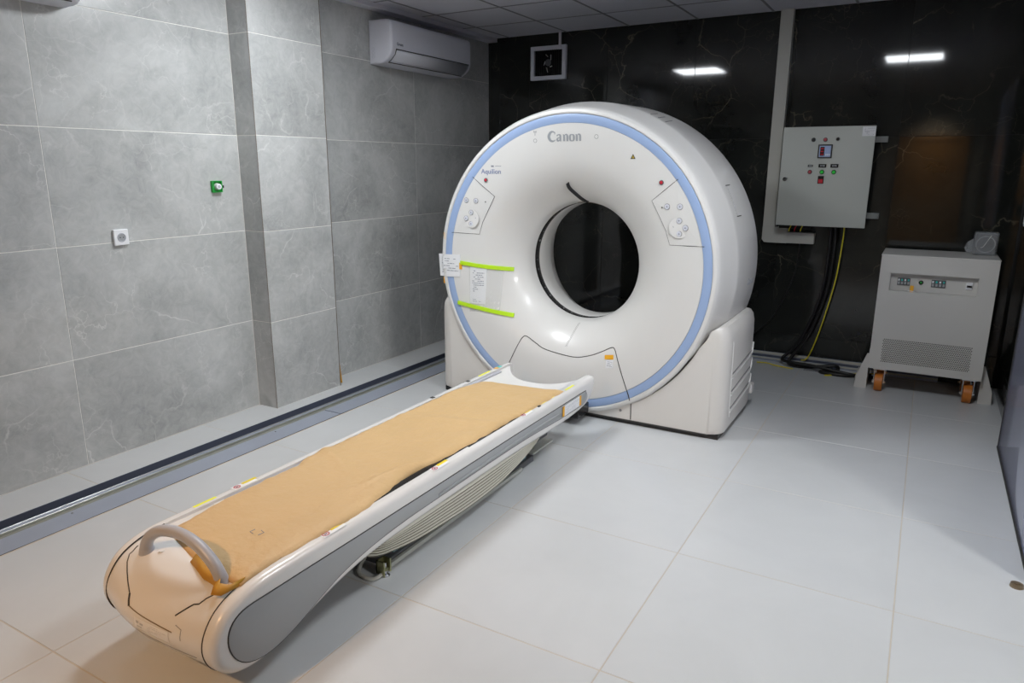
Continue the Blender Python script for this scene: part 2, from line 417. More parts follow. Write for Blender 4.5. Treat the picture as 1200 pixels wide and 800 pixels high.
wall_tiles(wp, 'y', YP2-0.010, -1, [XL, XP-0.012], rows, MAT['wall_tile'])
obj('edge_strip', bx(XP-0.002, XP+0.001, YP1-0.001, YP1+0.001, 0, ZC), MAT['wood_dark'], wp)
obj('edge_strip', bx(XP-0.004, XP+0.0006, YP2-0.0005, YP2+0.003, 0, ZC), MAT['wood_dark'], wp)
pf = bmesh.new(); poly_prism(pf, [(0.0, 0.02), (0.02, 0.02), (0.012, 0.10), (0.004, 0.20)], lambda p, s: Vector((XP-0.01+p[0]*0.9, YP2+0.003+s*0.004+p[0]*0.4, p[1])))
obj('foam_filler', pf, MAT['paper_under'], wp, label='bit of orange filler showing at the foot of the pier')

# back wall, black marble
wb = struct('wall_back')
obj('backing', bx(XL-0.2, XR+0.2, YB+0.0015, YB+0.2, -0.01, ZC+0.1), MAT['dark_joint'], wb)
bxs = [XL+0.001, -2.985, -2.66, -1.87, -1.08, -0.29, 0.50, XR-0.001]
wall_tiles(wb, 'y', YB, -1, bxs, [0, 0.24, 1.84, ZC], MAT['dark_tile'])

# right wall: dark tiled far part, then opening to the adjoining room
wr = struct('wall_right')
rb = bmesh.new()
box(rb, XR+0.0115, XR+0.2, 0.44, YB+0.2, -0.01, ZC+0.1); box(rb, XR+0.0115, XR+0.2, -1.4, 0.44, 2.15, ZC+0.1)
box(rb, XR+0.0115, XR+0.2, YF, -1.4, -0.01, ZC+0.1)
obj('backing', rb, MAT['dark_joint'], wr)
wall_tiles(wr, 'x', XR+0.01, -1, [0.44, 1.24, 2.03, 2.82, YB], [0, 0.24, 1.84, ZC], MAT['dark_tile'])
wall_tiles(wr, 'x', XR+0.01, -1, [-1.4, -0.35, 0.44], [2.15, ZC], MAT['dark_tile'])
wall_tiles(wr, 'x', XR+0.01, -1, [YF, -2.9, -1.4], [0, 0.24, 1.84, ZC], MAT['dark_tile'])

# wall behind the photographer with an orange wooden door
wf = struct('wall_front')
obj('plaster', bx(XL-0.2, XR+0.4, YF-0.2, YF, -0.01, ZC+0.1), MAT['plaster'], wf)
d2 = struct('door_2', (0.5, YF, 0))
obj('door_leaf', bx(0.28, 1.12, YF, YF+0.05, 0.0, 2.04, bev=0.004), MAT['wood'], d2)
obj('door_frame', box(box(bx(0.19, 0.275, YF, YF+0.07, 0, 2.12), 1.125, 1.21, YF, YF+0.07, 0, 2.12), 0.275, 1.125, YF, YF+0.07, 2.045, 2.12), MAT['wood'], d2)
obj('handle', tube(bmesh.new(), [(0.36, YF+0.05, 1.02), (0.36, YF+0.09, 1.02), (0.46, YF+0.09, 1.02)], 0.009), MAT['chrome'], d2)
# adjoining room shell
ar = struct('trim_2', label='plain plastered shell of the adjoining room')
ab = bmesh.new(); box(ab, 4.2, 4.4, YF, 2.0, -0.01, ZC); box(ab, XR+0.2, 4.2, 2.0, 2.2, -0.01, ZC); box(ab, XR+0.2, 4.4, YF-0.2, YF, -0.01, ZC)
obj('plaster', ab, MAT['plaster'], ar)

# blue grey shielded door sliding in front of the right wall
d1 = struct('door_1', (1.30, 1.3, 0))
shade_auto(obj('door_leaf', bx(1.288, 1.328, 0.46, 2.13, 0.006, 2.35, bev=0.004), MAT['panel_blue'], d1))
obj('edge_strip', bx(1.284, 1.329, 2.128, 2.140, 0.006, 2.35), MAT['seam'], d1)
obj('bottom_strip', bx(1.280, 1.289, 0.46, 2.13, 0.0, 0.010), MAT['seam'], d1)
tag(obj('door_stop', cyl(cyl(bmesh.new(), (1.242, 0.427, 0), (0, 0, 1), 0.024, 0.014, 20, 0.022), (1.242, 0.427, 0.014), (0, 0, 1), 0.011, 0.004, 14), MAT['brass']),
    'small brown round floor stop at the near end of the blue door', 'door stop')
sb = root('light_switch', 'small white wall box beside the blue door edge', 'switch', (XR, 2.93, 1.29))
obj('back_box', bx(XR-0.03, XR, 2.88, 2.98, 1.245, 1.335, bev=0.004), MAT['ac_white'], sb)
obj('rocker', bx(XR-0.034, XR-0.029, 2.90, 2.96, 1.26, 1.32, bev=0.002), MAT['paper'], sb)

# ceiling
ce = struct('ceiling')
obj('soffit', bx(XL-0.2, 4.4, YF-0.2, YB+0.2, ZC+0.012, ZC+0.2), MAT['tbar'], ce)
cxs = [XL] + [-2.28+0.6*k for k in range(-1, 7)] + [1.92, 2.52, 3.12, 3.72, 4.2]
cys = [YF] + [2.93-0.6*k for k in range(12, -1, -1) if 2.93-0.6*k > YF+0.1] + [YB]
cxs = sorted(set(round(a, 3) for a in cxs)); cys = sorted(set(round(a, 3) for a in cys))
lights = {(-2.28, -0.07): 'A', (0.12, -0.07): 'B'}
for a0, a1 in zip(cxs, cxs[1:]):
    for b0, b1 in zip(cys, cys[1:]):
        if (a0, b0) in lights: continue
        if a1-a0 < 0.03 or b1-b0 < 0.03: continue
        tile_obj(ce, a0+0.009, a1-0.009, b0+0.009, b1-0.009, ZC-0.001, ZC+0.011, MAT['ceiling'], name='ceiling_panel')
gb = bmesh.new()
for a in cxs[1:-1]: box(gb, a-0.009, a+0.009, YF, YB, ZC-0.003, ZC+0.012)
g1 = obj('grid_runner', gb, MAT['tbar'], ce)
gb = bmesh.new()
for b in cys[1:-1]: box(gb, XL, 4.2, b-0.009, b+0.009, ZC-0.0025, ZC+0.012)
g2 = obj('grid_runner', gb, MAT['tbar'], ce)
for (a0, b0), k in lights.items():
    P = dict(A=PANEL_A, B=PANEL_B)[k]
    lab = dict(A='lit square ceiling panel above the space before the scanner, nearest the marble wall',
               B='lit square ceiling panel nearest the blue door')[k]
    r = root('ceiling_light', lab, 'ceiling light', (a0+0.3, b0+0.3, ZC), 'square ceiling light panels')
    obj('frame', box(box(box(bx(a0+0.008, a0+0.592, b0+0.008, b0+0.023, ZC-0.006, ZC+0.011), a0+0.008, a0+0.592, b0+0.577, b0+0.592, ZC-0.006, ZC+0.011),
        a0+0.008, a0+0.023, b0+0.023, b0+0.577, ZC-0.006, ZC+0.011), a0+0.577, a0+0.592, b0+0.023, b0+0.577, ZC-0.006, ZC+0.011), MAT['ac_white'], r)
    dm = node_mat('diffuser', (0.8, 0.8, 0.8), 0.5, emit=((0.93, 0.97, 1.0), P))
    obj('diffuser', bx(a0+0.023, a0+0.577, b0+0.023, b0+0.577, ZC-0.002, ZC+0.01), dm, r)

# galvanised trunking along the foot of the back wall
bt = root('wall_trunking', 'low galvanised cable trunking along the foot of the black wall', 'cable channel', (-0.9, YB, 0))
obj('trunk_body', bx(-2.4, 0.98, YB-0.045, YB-0.001, 0, 0.072, bev=0.002), MAT['trunk_blue'], bt)
obj('trunk_lip', bx(-2.4, 0.98, YB-0.05, YB-0.043, 0.058, 0.078, bev=0.001), MAT['duct'], bt)
obj('trunk_lip', bx(-2.4, 0.98, YB-0.055, YB-0.043, 0.018, 0.03, bev=0.001), MAT['duct'], bt)
obj('groove', bx(-2.4, 0.98, YB-0.0465, YB-0.0445, 0.034, 0.052), MAT['trunk_dark'], bt)

# ------------------------------------------------------------------ CT gantry
GX, GZ = -1.215, 0.992
PROF = [(.392, 1.69), (.395, 1.66), (.408, 1.605), (.45, 1.54), (.52, 1.475), (.60, 1.425), (.68, 1.395), (.78, 1.378), (.88, 1.370), (.95, 1.366)]
def pinterp(r, P=PROF):
    if r <= P[0][0]: return P[0][1]
    for (a, ya), (b, yb) in zip(P, P[1:]):
        if r <= b: return ya + (yb-ya)*(r-a)/(b-a)
    return P[-1][1] if r < 0.99 else 1.385
# smooth the profile (spline through the knots, dense)
dense = spline([(a, b, 0) for a, b in PROF], 10)
DP = [(p.x, p.y) for p in dense]
def front_y(dx, dz):
    r = math.hypot(dx, dz)
    if r > 0.955: return 1.385
    return pinterp(r, DP)
def gs(dx, dz, d=0.0):
    """point on the gantry front, d metres proud of it"""
    return Vector((GX+dx, front_y(dx, dz)-d, GZ+dz))
gan = root('ct_scanner', 'large white CT scanner gantry with round bore and pale blue ring stripe', 'ct scanner', (GX, 1.78, 0))

def lathe(profile, n=128, closed=False, cut=None):
    bm = bmesh.new(); rings = []
    for r, y in profile:
        rings.append([bm.verts.new((GX+r*math.sin(2*math.pi*k/n), y, GZ+r*math.cos(2*math.pi*k/n))) for k in range(n)])
    for a, b in zip(rings, rings[1:]):
        for k in range(n): bm.faces.new((a[k], b[k], b[(k+1) % n], a[(k+1) % n]))
    if closed:
        a, b = rings[-1], rings[0]
        for k in range(n): bm.faces.new((a[k], b[k], b[(k+1) % n], a[(k+1) % n]))
    bmesh.ops.recalc_face_normals(bm, faces=bm.faces[:])
    if cut is not None:
        bmesh.ops.bisect_plane(bm, geom=bm.verts[:]+bm.edges[:]+bm.faces[:], plane_co=(0, 0, cut), plane_no=(0, 0, -1), clear_outer=True)
    return bm
DPf = [p for p in DP if p[0] <= 0.882] + [(0.882, 1.370), (0.8835, 1.378)]
shade_auto(obj('front_cover', lathe(DPf), MAT['white'], gan, smooth=True), 30)
shade_auto(obj('ring_stripe', lathe([(.8835, 1.380), (.884, 1.3735), (.888, 1.3715), (.932, 1.3695), (.936, 1.3715), (.9365, 1.380)]), MAT['blue'], gan, label='pale blue ring stripe round the gantry face'), 50)
body = [(.9365, 1.382), (.938, 1.370), (.943, 1.366), (.952, 1.366), (.962, 1.370), (.971, 1.381), (.978, 1.40), (.988, 1.45), (1.001, 1.52), (1.014, 1.585), (1.021, 1.612), (1.0235, 1.622),
        (1.026, 1.66), (1.028, 1.74), (1.030, 1.85), (1.032, 2.0), (1.034, 2.10), (1.030, 2.15), (1.005, 2.185), (.95, 2.20), (.72, 2.205), (.54, 2.205), (.505, 2.195), (.490, 2.17)]
shade_auto(obj('drum_cover', lathe(body, 160, cut=0.02), MAT['white'], gan, smooth=True), 28)
shade_auto(obj('rear_funnel', lathe([(.490, 2.17), (.455, 2.08), (.42, 2.0), (.402, 1.945), (.400, 1.94)]), MAT['tube_white'], gan), 50)
shade_auto(obj('bore_liner', lathe([(.4005, 1.942), (.396, 1.93), (.395, 1.85), (.393, 1.765), (.396, 1.76)]), MAT['tube_white'], gan), 50)
bwin = obj('scan_window', lathe([(.397, 1.762), (.3945, 1.757), (.3945, 1.70), (.391, 1.694), (.392, 1.688)]), MAT['black'], gan, label='glossy black ring round the inside of the bore')
shade_auto(bwin, 40)
for k in range(36):
    a = 2*math.pi*k/36+0.05
    if k % 3 == 2: continue
    b_ = bmesh.new()
    c = Vector((GX+.3935*math.cos(a), 1.728, GZ+.3935*math.sin(a)))
    cyl(b_, c, (-math.cos(a), 0, -math.sin(a)), 0.008 if k % 3 else 0.005, 0.002, 10)
    obj('rivet', b_, MAT['grey_dark'] if k % 4 else MAT['seam_soft'], bwin)

# pedestal
PCX, PHW = -1.190, 1.035
def ped_outline():
    right = [(0.20, 0.03), (0.55, 0.03), (0.85, 0.03), (0.985, 0.03), (1.025, 0.035), (1.035, 0.06), (1.035, 0.20), (1.035, 0.40), (1.035, 0.56), (1.033, 0.63), (1.024, 0.672), (1.004, 0.698), (0.975, 0.703), (0.950, 0.685), (0.925, 0.635)]
    arc = []
    r = 0.962
    a = math.atan2(0.57-GZ, 0.885); a0 = a
    for k in range(26):
        t = a0 + (math.radians(-88)-a0)*k/25
        arc.append((r*math.cos(t), GZ + r*math.sin(t)))
    arc = [(u, z) for u, z in arc if z > 0.05]
    return right + arc
for s in (1, -1):
    pol = ped_outline()
    bm = bmesh.new(); rings = []
    def inset(u, z, t):
        # round the outer front / rear vertical corners and the top
        k = max(0, (u-0.80)/0.235); kz = max(0, (z-0.45)/0.25)
        return (u - 0.085*t*k*k, z - 0.03*t*kz*(1 if u > 0.8 else 0))
    secs = [(1.385, 1.0), (1.3885, 0.72), (1.398, 0.45), (1.415, 0.22), (1.44, 0.07), (1.47, 0.0), (2.06, 0.0), (2.10, 0.06), (2.13, 0.2), (2.148, 0.5)]
    for y, t in secs:
        rings.append([bm.verts.new((PCX + s*inset(u, z, t)[0], y, inset(u, z, t)[1])) for u, z in pol])
    n = len(pol)
    for a, b in zip(rings, rings[1:]):
        for i in range(n): bm.faces.new((a[i], a[(i+1) % n], b[(i+1) % n], b[i]))
    f = bm.faces.new(rings[0]); g = bm.faces.new(rings[-1]); bmesh.ops.triangulate(bm, faces=[f, g])
    bmesh.ops.recalc_face_normals(bm, faces=bm.faces[:])
    pd = shade_auto(obj('side_pedestal', bm, MAT['offwhite'], gan), 35)
    xs_ = PCX + s*PHW
    # raised outline and grooves on the outer side
    def line_on(pts, r, m, name):
        obj(name, tube(bmesh.new(), [(xs_+s*0.0005, y, z) for y, z in pts], r, 6), MAT[m], pd)
    line_on([(1.52, 0.12), (1.505, 0.30), (1.50, 0.60)], 0.004, 'white', 'side_rib')
    for z in (0.385, 0.275, 0.165):
        line_on(spline([(1.53, z-0.02, 0), (1.9, z+0.005, 0), (2.04, z+0.02, 0), (2.085, z+0.05, 0), (2.09, z+0.10, 0)], 5) and [(p.x, p.y) for p in spline([(1.53, z-0.02, 0), (1.9, z+0.0, 0), (2.05, z+0.015, 0), (2.085, z+0.05, 0), (2.09, z+0.09, 0)], 5)], 0.006, 'white', 'side_rib')
        line_on([(1.53, z+0.006), (2.04, z+0.037)], 0.005, 'seam_soft', 'groove')
    obj('rear_foot', bx(min(xs_, xs_-s*0.03), max(xs_, xs_-s*0.03)+0.012*(s > 0), 2.12, 2.19, 0.10, 0.17, bev=0.01), MAT['offwhite'], pd)
cb = bmesh.new()
poly_prism(cb, [(-0.35, 0.03), (0.35, 0.03), (0.35, 0.13), (-0.35, 0.13)], lambda p, s: Vector((GX+p[0], 1.386+s*0.7, p[1])))
obj('centre_base', cb, MAT['offwhite'], gan)
obj('plinth', bx(PCX-PHW+0.03, PCX+PHW-0.03, 1.40, 2.12, 0.0, 0.032), MAT['black'], gan)
obj('plinth_strip', tube(bmesh.new(), [(PCX-0.94, 1.384, 0.028), (PCX+0.94, 1.384, 0.028)], 0.0045, 6), MAT['seam'], gan)

def surf_line(pts, r, mat, name, parent=gan, sub=6, lift=0.0, sm=True):
    p2 = spline([(a, b, 0) for a, b in pts], sub) if sm else [Vector((a+(c-a)*k/sub, b+(d-b)*k/sub, 0)) for (a, b), (c, d) in zip(pts, pts[1:]) for k in range(sub)] + [Vector((*pts[-1], 0))]
    return obj(name, tube(bmesh.new(), [gs(p.x, p.y, lift) for p in p2], r, 6), MAT[mat], parent)
# lower access cover outline
ac = [(0.475, -0.955), (0.474, -0.88), (0.470, -0.822), (0.44, -0.745), (0.395, -0.64), (0.355, -0.548), (0.338, -0.518), (0.314, -0.508), (0.243, -0.546), (0.156, -0.584), (0.039, -0.607)]
acl = [(-a, b) for a, b in ac][::-1]
surf_line(ac + acl[1:], 0.0028, 'seam', 'access_cover_seam', sub=4)
surf_line([(0.009, -0.411), (-0.003, -0.48), (-0.022, -0.552)], 0.0011, 'seam_soft', 'cover_notch')
surf_line([(0.001, -0.411), (-0.011, -0.48), (-0.030, -0.552)], 0.0011, 'seam_soft', 'cover_notch')

# patch lying on the front
def patch(pts, mat, name, parent=gan, d=0.0015, sub=8, label=None):
    """quad patch with corners (bl, br, tr, tl) draped on the gantry front"""
    bm = bmesh.new(); g = []
    bl, br, tr_, tl = [Vector(p) for p in pts]
    for i in range(sub+1):
        row = []
        for j in range(sub+1):
            u, v = j/sub, i/sub
            p = bl*(1-u)*(1-v) + br*u*(1-v) + tr_*u*v + tl*(1-u)*v
            row.append(bm.verts.new(gs(p.x, p.y, d)))
        g.append(row)
    for i in range(sub):
        for j in range(sub): bm.faces.new((g[i][j], g[i][j+1], g[i+1][j+1], g[i+1][j]))
    r = bmesh.ops.extrude_face_region(bm, geom=bm.faces[:])
    for v in r['geom']:
        if isinstance(v, bmesh.types.BMVert): v.co.y += d*0.9
    bmesh.ops.recalc_face_normals(bm, faces=bm.faces[:])
    return obj(name, bm, MAT[mat], parent, label=label)
# control panels
for s in (-1, 1):
    out = [(0.703, 0.545), (0.545, 0.427), (0.600, 0.329), (0.640, 0.255), (0.668, 0.172)]
    cp_ = obj('control_panel', bmesh.new(), MAT['white'], gan)
    arc = []
    for k in range(9):
        t = math.atan2(0.172, 0.862) + (math.atan2(0.545, 0.690)-math.atan2(0.172, 0.862))*k/8
        arc.append((0.8785*math.cos(t), 0.8785*math.sin(t)))
    poly = [(0.545, 0.427), (0.600, 0.329), (0.640, 0.255), (0.668, 0.172)] + arc
    bm = bmesh.new()
    vs = [bm.verts.new(gs(s*a, b, 0.0022)) for a, b in poly]
    cvert = bm.verts.new(gs(s*0.73, 0.34, 0.0028))
    for i in range(len(vs)): bm.faces.new((vs[i], vs[(i+1) % len(vs)], cvert))
    bmesh.ops.recalc_face_normals(bm, faces=bm.faces[:])
    bm.to_mesh(cp_.data); bm.free(); cp_.data.materials.clear(); cp_.data.materials.append(MAT['white'])
    obj('panel_seam', tube(bmesh.new(), [gs(s*a, b, 0.001) for a, b in [(0.703, 0.553), (0.624, 0.49), (0.545, 0.427), (0.600, 0.329), (0.640, 0.255), (0.668, 0.172), (0.78, 0.174), (0.880, 0.176)]], 0.0017, 6), MAT['seam'], cp_)
    dsc = bmesh.new(); cyl(dsc, gs(s*0.724, 0.277, 0.002), (0, -1, 0), 0.062, 0.0012, 32)
    obj('button_pad', dsc, MAT['rail_white'], cp_)
    for a, b in ((0.644, 0.396), (0.723, 0.398), (0.722, 0.317), (0.686, 0.279), (0.762, 0.277), (0.725, 0.241)):
        if s < 0: a = {0.644: 0.683, 0.723: 0.756}.get(a, a)
        bm = bmesh.new(); cyl(bm, gs(s*a, b, 0.003), (0, -1, 0), 0.0165, 0.004, 20, 0.014)
        bt_ = shade_auto(obj('button', bm, MAT['ac_white'], cp_))
        bm = bmesh.new(); tube(bm, [gs(s*a+0.0165*math.cos(t), b+0.0165*math.sin(t), 0.003) for t in [2*math.pi*k/16 for k in range(16)]], 0.0016, 5, closed=True)
        obj('button_rim', bm, MAT['seam_soft'], bt_)
        obj('button_symbol', lines_bm([(s*a-0.006, s*a+0.006, b-0.0015, b+0.0015), (s*a-0.0015, s*a+0.0015, b-0.006, b+0.006)], lambda x, y, d: Vector((GX+x, front_y(x, y)-0.0078, GZ+y))), MAT['ink'], bt_)
    bm = bmesh.new(); cyl(bm, gs(s*0.612, 0.39, 0.003), (0, -1, 0), 0.004, 0.002, 8); obj('indicator', bm, MAT['seam'], cp_)
    # red lamp above the panel
    bm = bmesh.new(); cyl(bm, gs(s*0.603, 0.533, 0.0), (0, -1, 0), 0.0145, 0.005, 24, 0.013)
    bz = shade_auto(obj('lamp_bezel', bm, MAT['grey_dark'], gan))
    bm = bmesh.new(); cyl(bm, gs(s*0.603, 0.533, 0.005), (0, -1, 0), 0.0095, 0.004, 20, 0.006)
    shade_auto(obj('lamp_lens', bm, MAT['red'], bz, label='red emergency lamp lens'))

gt = lambda cx, cz: (lambda x, y, d: Vector((GX+cx+x, front_y(cx+x, cz+y)-0.0005-d, GZ+cz+y)))
# maker's lettering: heavy flared serif capitals, drawn stroke by stroke
def ribbon(bm, pts, widths, f):
    """variable width stroke"""
    P = spline([(a, b, 0) for a, b in pts], 6)
    W = spline([(a, 0, 0) for a in widths], 6)
    L_, R_ = [], []
    for i, p in enumerate(P):
        a = P[max(i-1, 0)]; b = P[min(i+1, len(P)-1)]; t = (b-a).normalized(); nn = Vector((-t.y, t.x, 0))
        wd = max(W[min(i, len(W)-1)].x*1.28, 0.06)/2
        q1, q2 = p+nn*wd, p-nn*wd
        L_.append(bm.verts.new(f(q1.x, q1.y))); R_.append(bm.verts.new(f(q2.x, q2.y)))
    for i in range(len(P)-1): bm.faces.new((L_[i], R_[i], R_[i+1], L_[i+1]))
lt = bmesh.new()
S_ = 0.0450
wbase = -0.1450
def glyph(ox, strokes, sx=1.0):
    for pts, wd in strokes:
        ribbon(lt, [(ox+a*sx, b) for a, b in pts], wd, lambda x, y: gt(0, 0.800)(wbase+x*S_, (y-0.55)*S_, 0.0008))
glyph(0, [([(1.15, 1.05), (0.85, 1.25), (0.45, 1.15), (0.18, 0.62), (0.42, 0.10), (0.85, 0.0), (1.2, 0.18)], [0.10, 0.16, 0.26, 0.34, 0.26, 0.16, 0.05]), ([(1.12, 1.22), (1.10, 1.02), (1.04, 0.88)], [0.04, 0.10, 0.04])])
glyph(1.32, [([(0.10, 0.66), (0.20, 0.80), (0.42, 0.86), (0.60, 0.74), (0.62, 0.40), (0.63, 0.12), (0.74, 0.02)], [0.16, 0.12, 0.12, 0.22, 0.24, 0.24, 0.12]), ([(0.60, 0.50), (0.30, 0.42), (0.14, 0.24), (0.26, 0.04), (0.60, 0.16)], [0.06, 0.12, 0.22, 0.18, 0.06])])
for ox in (2.30, 4.22):
    glyph(ox, [([(0.02, 0.84), (0.16, 0.78), (0.20, 0.60), (0.20, 0.02)], [0.05, 0.16, 0.24, 0.24]), ([(0.26, 0.70), (0.44, 0.86), (0.62, 0.82), (0.70, 0.62), (0.70, 0.02)], [0.05, 0.12, 0.18, 0.24, 0.24]), ([(0.06, 0.02), (0.34, 0.02)], [0.06, 0.06]), ([(0.56, 0.02), (0.84, 0.02)], [0.06, 0.06])])
glyph(3.27, [([(0.42, 0.86), (0.18, 0.74), (0.12, 0.43), (0.18, 0.12), (0.42, 0.0)], [0.08, 0.20, 0.25, 0.20, 0.08]), ([(0.42, 0.86), (0.66, 0.74), (0.72, 0.43), (0.66, 0.12), (0.42, 0.0)], [0.08, 0.20, 0.25, 0.20, 0.08])])
for v in lt.verts: v.co.y -= 0.0005
obj('maker_lettering', lt, MAT['letter_grey'], gan, label='grey maker name lettering at the top of the gantry face')
obj('model_lettering', text_bm('Aquilion', 0.044, gt(-0.562, 0.588), bold=0.0004), MAT['ink_blue'], gan, label='small blue grey lettering at upper left of the gantry face')
obj('model_line', lines_bm([(0.0, 0.045, 0.0, 0.003), (-0.03, -0.01, -0.004, 0.006)], gt(-0.53, 0.622)), MAT['ink'], gan)
obj('symbol_print', lines_bm([(-0.008, 0.008, 0.010, 0.014), (-0.002, 0.002, -0.012, 0.012), (-0.010, -0.006, 0.006, 0.018), (0.006, 0.010, 0.006, 0.018)], gt(-0.234, 0.822)), MAT['grey_panel'], gan)
for cx_, cz_, rr in ((-0.234, 0.780, 0.011), (0.184, 0.798, 0.012)):
    bm = tube(bmesh.new(), [gs(cx_+rr*math.cos(t), cz_+rr*math.sin(t), 0.0) for t in [2*math.pi*k/20 for k in range(20)]], 0.0013, 5, closed=True)
    obj('microphone_ring', bm, MAT['seam_soft'], gan)
bm = bmesh.new(); poly_prism(bm, [(-0.016, -0.013), (0.016, -0.013), (0, 0.016)], lambda p, s: gt(0.422, 0.680)(p[0], p[1], 0.001*s))
tri = obj('warning_triangle', bm, MAT['seam'], gan)
bm = bmesh.new(); poly_prism(bm, [(-0.008, -0.009), (0.0095, -0.0095), (0, 0.009)], lambda p, s: gt(0.422, 0.680)(p[0], p[1], 0.0011+0.0005*s))
obj('warning_triangle_fill', bm, MAT['warn_fill'], tri)
# loose black rubber strip curling out at top of bore
stp = spline([gs(-0.040, 0.520, 0.012), gs(-0.034, 0.49, 0.020), gs(-0.012, 0.455, 0.016), gs(0.015, 0.415, 0.012), gs(0.04, 0.399, 0.006)], 5)
bm = bmesh.new(); A = [bm.verts.new(p + Vector((0.006, 0.0, 0.007))) for p in stp]; B = [bm.verts.new(p - Vector((0.006, 0.014, 0.007))) for p in stp]
for i in range(len(stp)-1): bm.faces.new((A[i], B[i], B[i+1], A[i+1]))
rs = obj('rubber_strip', bm, MAT['black'], gan, label='loose black strip curling from the top of the bore'); so = rs.modifiers.new('s', 'SOLIDIFY'); so.thickness = 0.004
tb = bmesh.new(); tube(tb, [(GX+.396*math.sin(t), 1.652, GZ+.396*math.cos(t)) for t in [math.radians(-8+3*k) for k in range(9)]], 0.003, 6)
obj('bore_seal', tb, MAT['lemon'] if False else MAT['brass'], gan)

# stickers and papers taped to the gantry
patch([(-0.994, -0.137), (-0.817, -0.132), (-0.812, 0.024), (-1.003, 0.020)], 'paper', 'taped_notice', d=0.004, label='white notice taped over the blue ring')
obj('notice_print', lines_bm(script_rects(-0.98, -0.83, -0.115, 0.00, 7, 3, 0.35), lambda x, y, d: gs(x, y, 0.0062)), MAT['ink'], gan)
for a, b in ((-0.812, -0.055), (-0.948, 0.150), (-0.955, -0.165)):
    patch([(a-0.010, b-0.022), (a+0.010, b-0.022), (a+0.010, b+0.022), (a-0.010, b+0.022)], 'orange', 'orange_tab', d=0.006, sub=2)
patch([(-0.738, -0.368), (-0.518, -0.352), (-0.524, -0.055), (-0.742, -0.040)], 'film', 'plastic_sleeve', d=0.006, label='clear plastic sleeve taped below the left control panel')
patch([(-0.738, -0.310), (-0.625, -0.312), (-0.621, -0.058), (-0.741, -0.052)], 'paper', 'instruction_sheet', d=0.0035, label='white sheet in the plastic sleeve')
obj('sheet_print', lines_bm(script_rects(-0.725, -0.637, -0.23, -0.075, 11, 5, 0.5) + script_rects(-0.725, -0.65, -0.30, -0.275, 2, 6, 0.4), lambda x, y, d: gs(x, y, 0.0048)), MAT['ink'], gan)
for (a, b), (c, d_) in (((-0.813, -0.030), (-0.465, -0.068)), ((-0.836, -0.313), (-0.421, -0.376))):
    patch([(a, b-0.013), (c, d_-0.013), (c, d_+0.013), (a, b+0.013)], 'lime', 'lime_tape', d=0.0085, sub=10, label='lime green tape strip holding the plastic sleeve')
patch([(0.276, -0.585), (0.338, -0.578), (0.334, -0.550), (0.272, -0.560)], 'orange', 'orange_tab', d=0.004, sub=3)
patch([(0.290, -0.640), (0.343, -0.632), (0.338, -0.580), (0.286, -0.588)], 'paper', 'small_label', d=0.003, sub=3)
obj('label_print', lines_bm(script_rects(0.297, 0.333, -0.628, -0.592, 4, 8, 0.4), lambda x, y, d: gs(x, y, 0.0042)), MAT['ink'], gan)
bm = bmesh.new(); cyl(bm, gs(0.405, -0.945+0.04, 0.0), (0, -1, 0), 0.009, 0.003, 14); obj('screw_cap', bm, MAT['seam_soft'], gan)
# marks on the drum side
def drum(th, y, d=0.0):
    r = pinterp(y, [(1.622, 1.0235), (1.66, 1.026), (1.74, 1.028), (1.85, 1.030), (2.0, 1.032), (2.1, 1.034)]) + d
    return Vector((GX+r*math.cos(th), y, GZ+r*math.sin(th)))
for t in (30, 18.8):
    obj('side_slot', tube(bmesh.new(), [drum(math.radians(t), 1.72+0.012*k, 0.0) for k in range(9)], 0.003, 5), MAT['seam'], gan)
obj('side_seam', tube(bmesh.new(), [drum(math.radians(30-1.12*k), 1.735, 0.0) for k in range(11)], 0.0012, 5), MAT['seam_soft'], gan)
for t0 in (66, 63, 60):
    obj('top_slot', tube(bmesh.new(), [drum(math.radians(t0+k*0.25), 1.66+0.03*k) for k in range(8)], 0.003, 5), MAT['seam_soft'], gan)
obj('side_lettering', text_bm('Canon', 0.06, lambda x, y, d: drum(math.radians(-5.2)+y/1.04, 1.985+x, 0.0008+d), bold=0.002), MAT['ink_light'], gan, label='grey maker name lettering on the right side of the drum')

# ------------------------------------------------------------------ patient table
TC, THW = -1.218, 0.318
tab = root('patient_table', 'long white lowered CT patient table with grey inset side panels', 'patient table', (TC, -0.2, 0))
TOPZ = 0.365
outline = [(1.135, .3645), (1.0, TOPZ), (0.6, TOPZ), (0.2, TOPZ), (-.2, TOPZ), (-.6, TOPZ), (-1.0, TOPZ), (-1.30, TOPZ), (-1.42, .362), (-1.50, .348), (-1.565, .318), (-1.608, .268), (-1.622, .213), (-1.606, .156), (-1.565, .112),
           (-1.50, .089), (-1.42, .087), (-1.32, .103), (-1.218, .135), (-1.11, .163), (-1.0, .182), (-.90, .192), (-.72, .199), (-.45, .201), (-.15, .201), (.25, .197), (.55, .189), (.80, .188), (.95, .195), (1.04, .206), (1.10, .228), (1.140, .265), (1.160, .310), (1.168, .340), (1.158, .358)]
OL = [(p.x, p.y) for p in spline([(a, b, 0) for a, b in outline], 4, closed=True)]
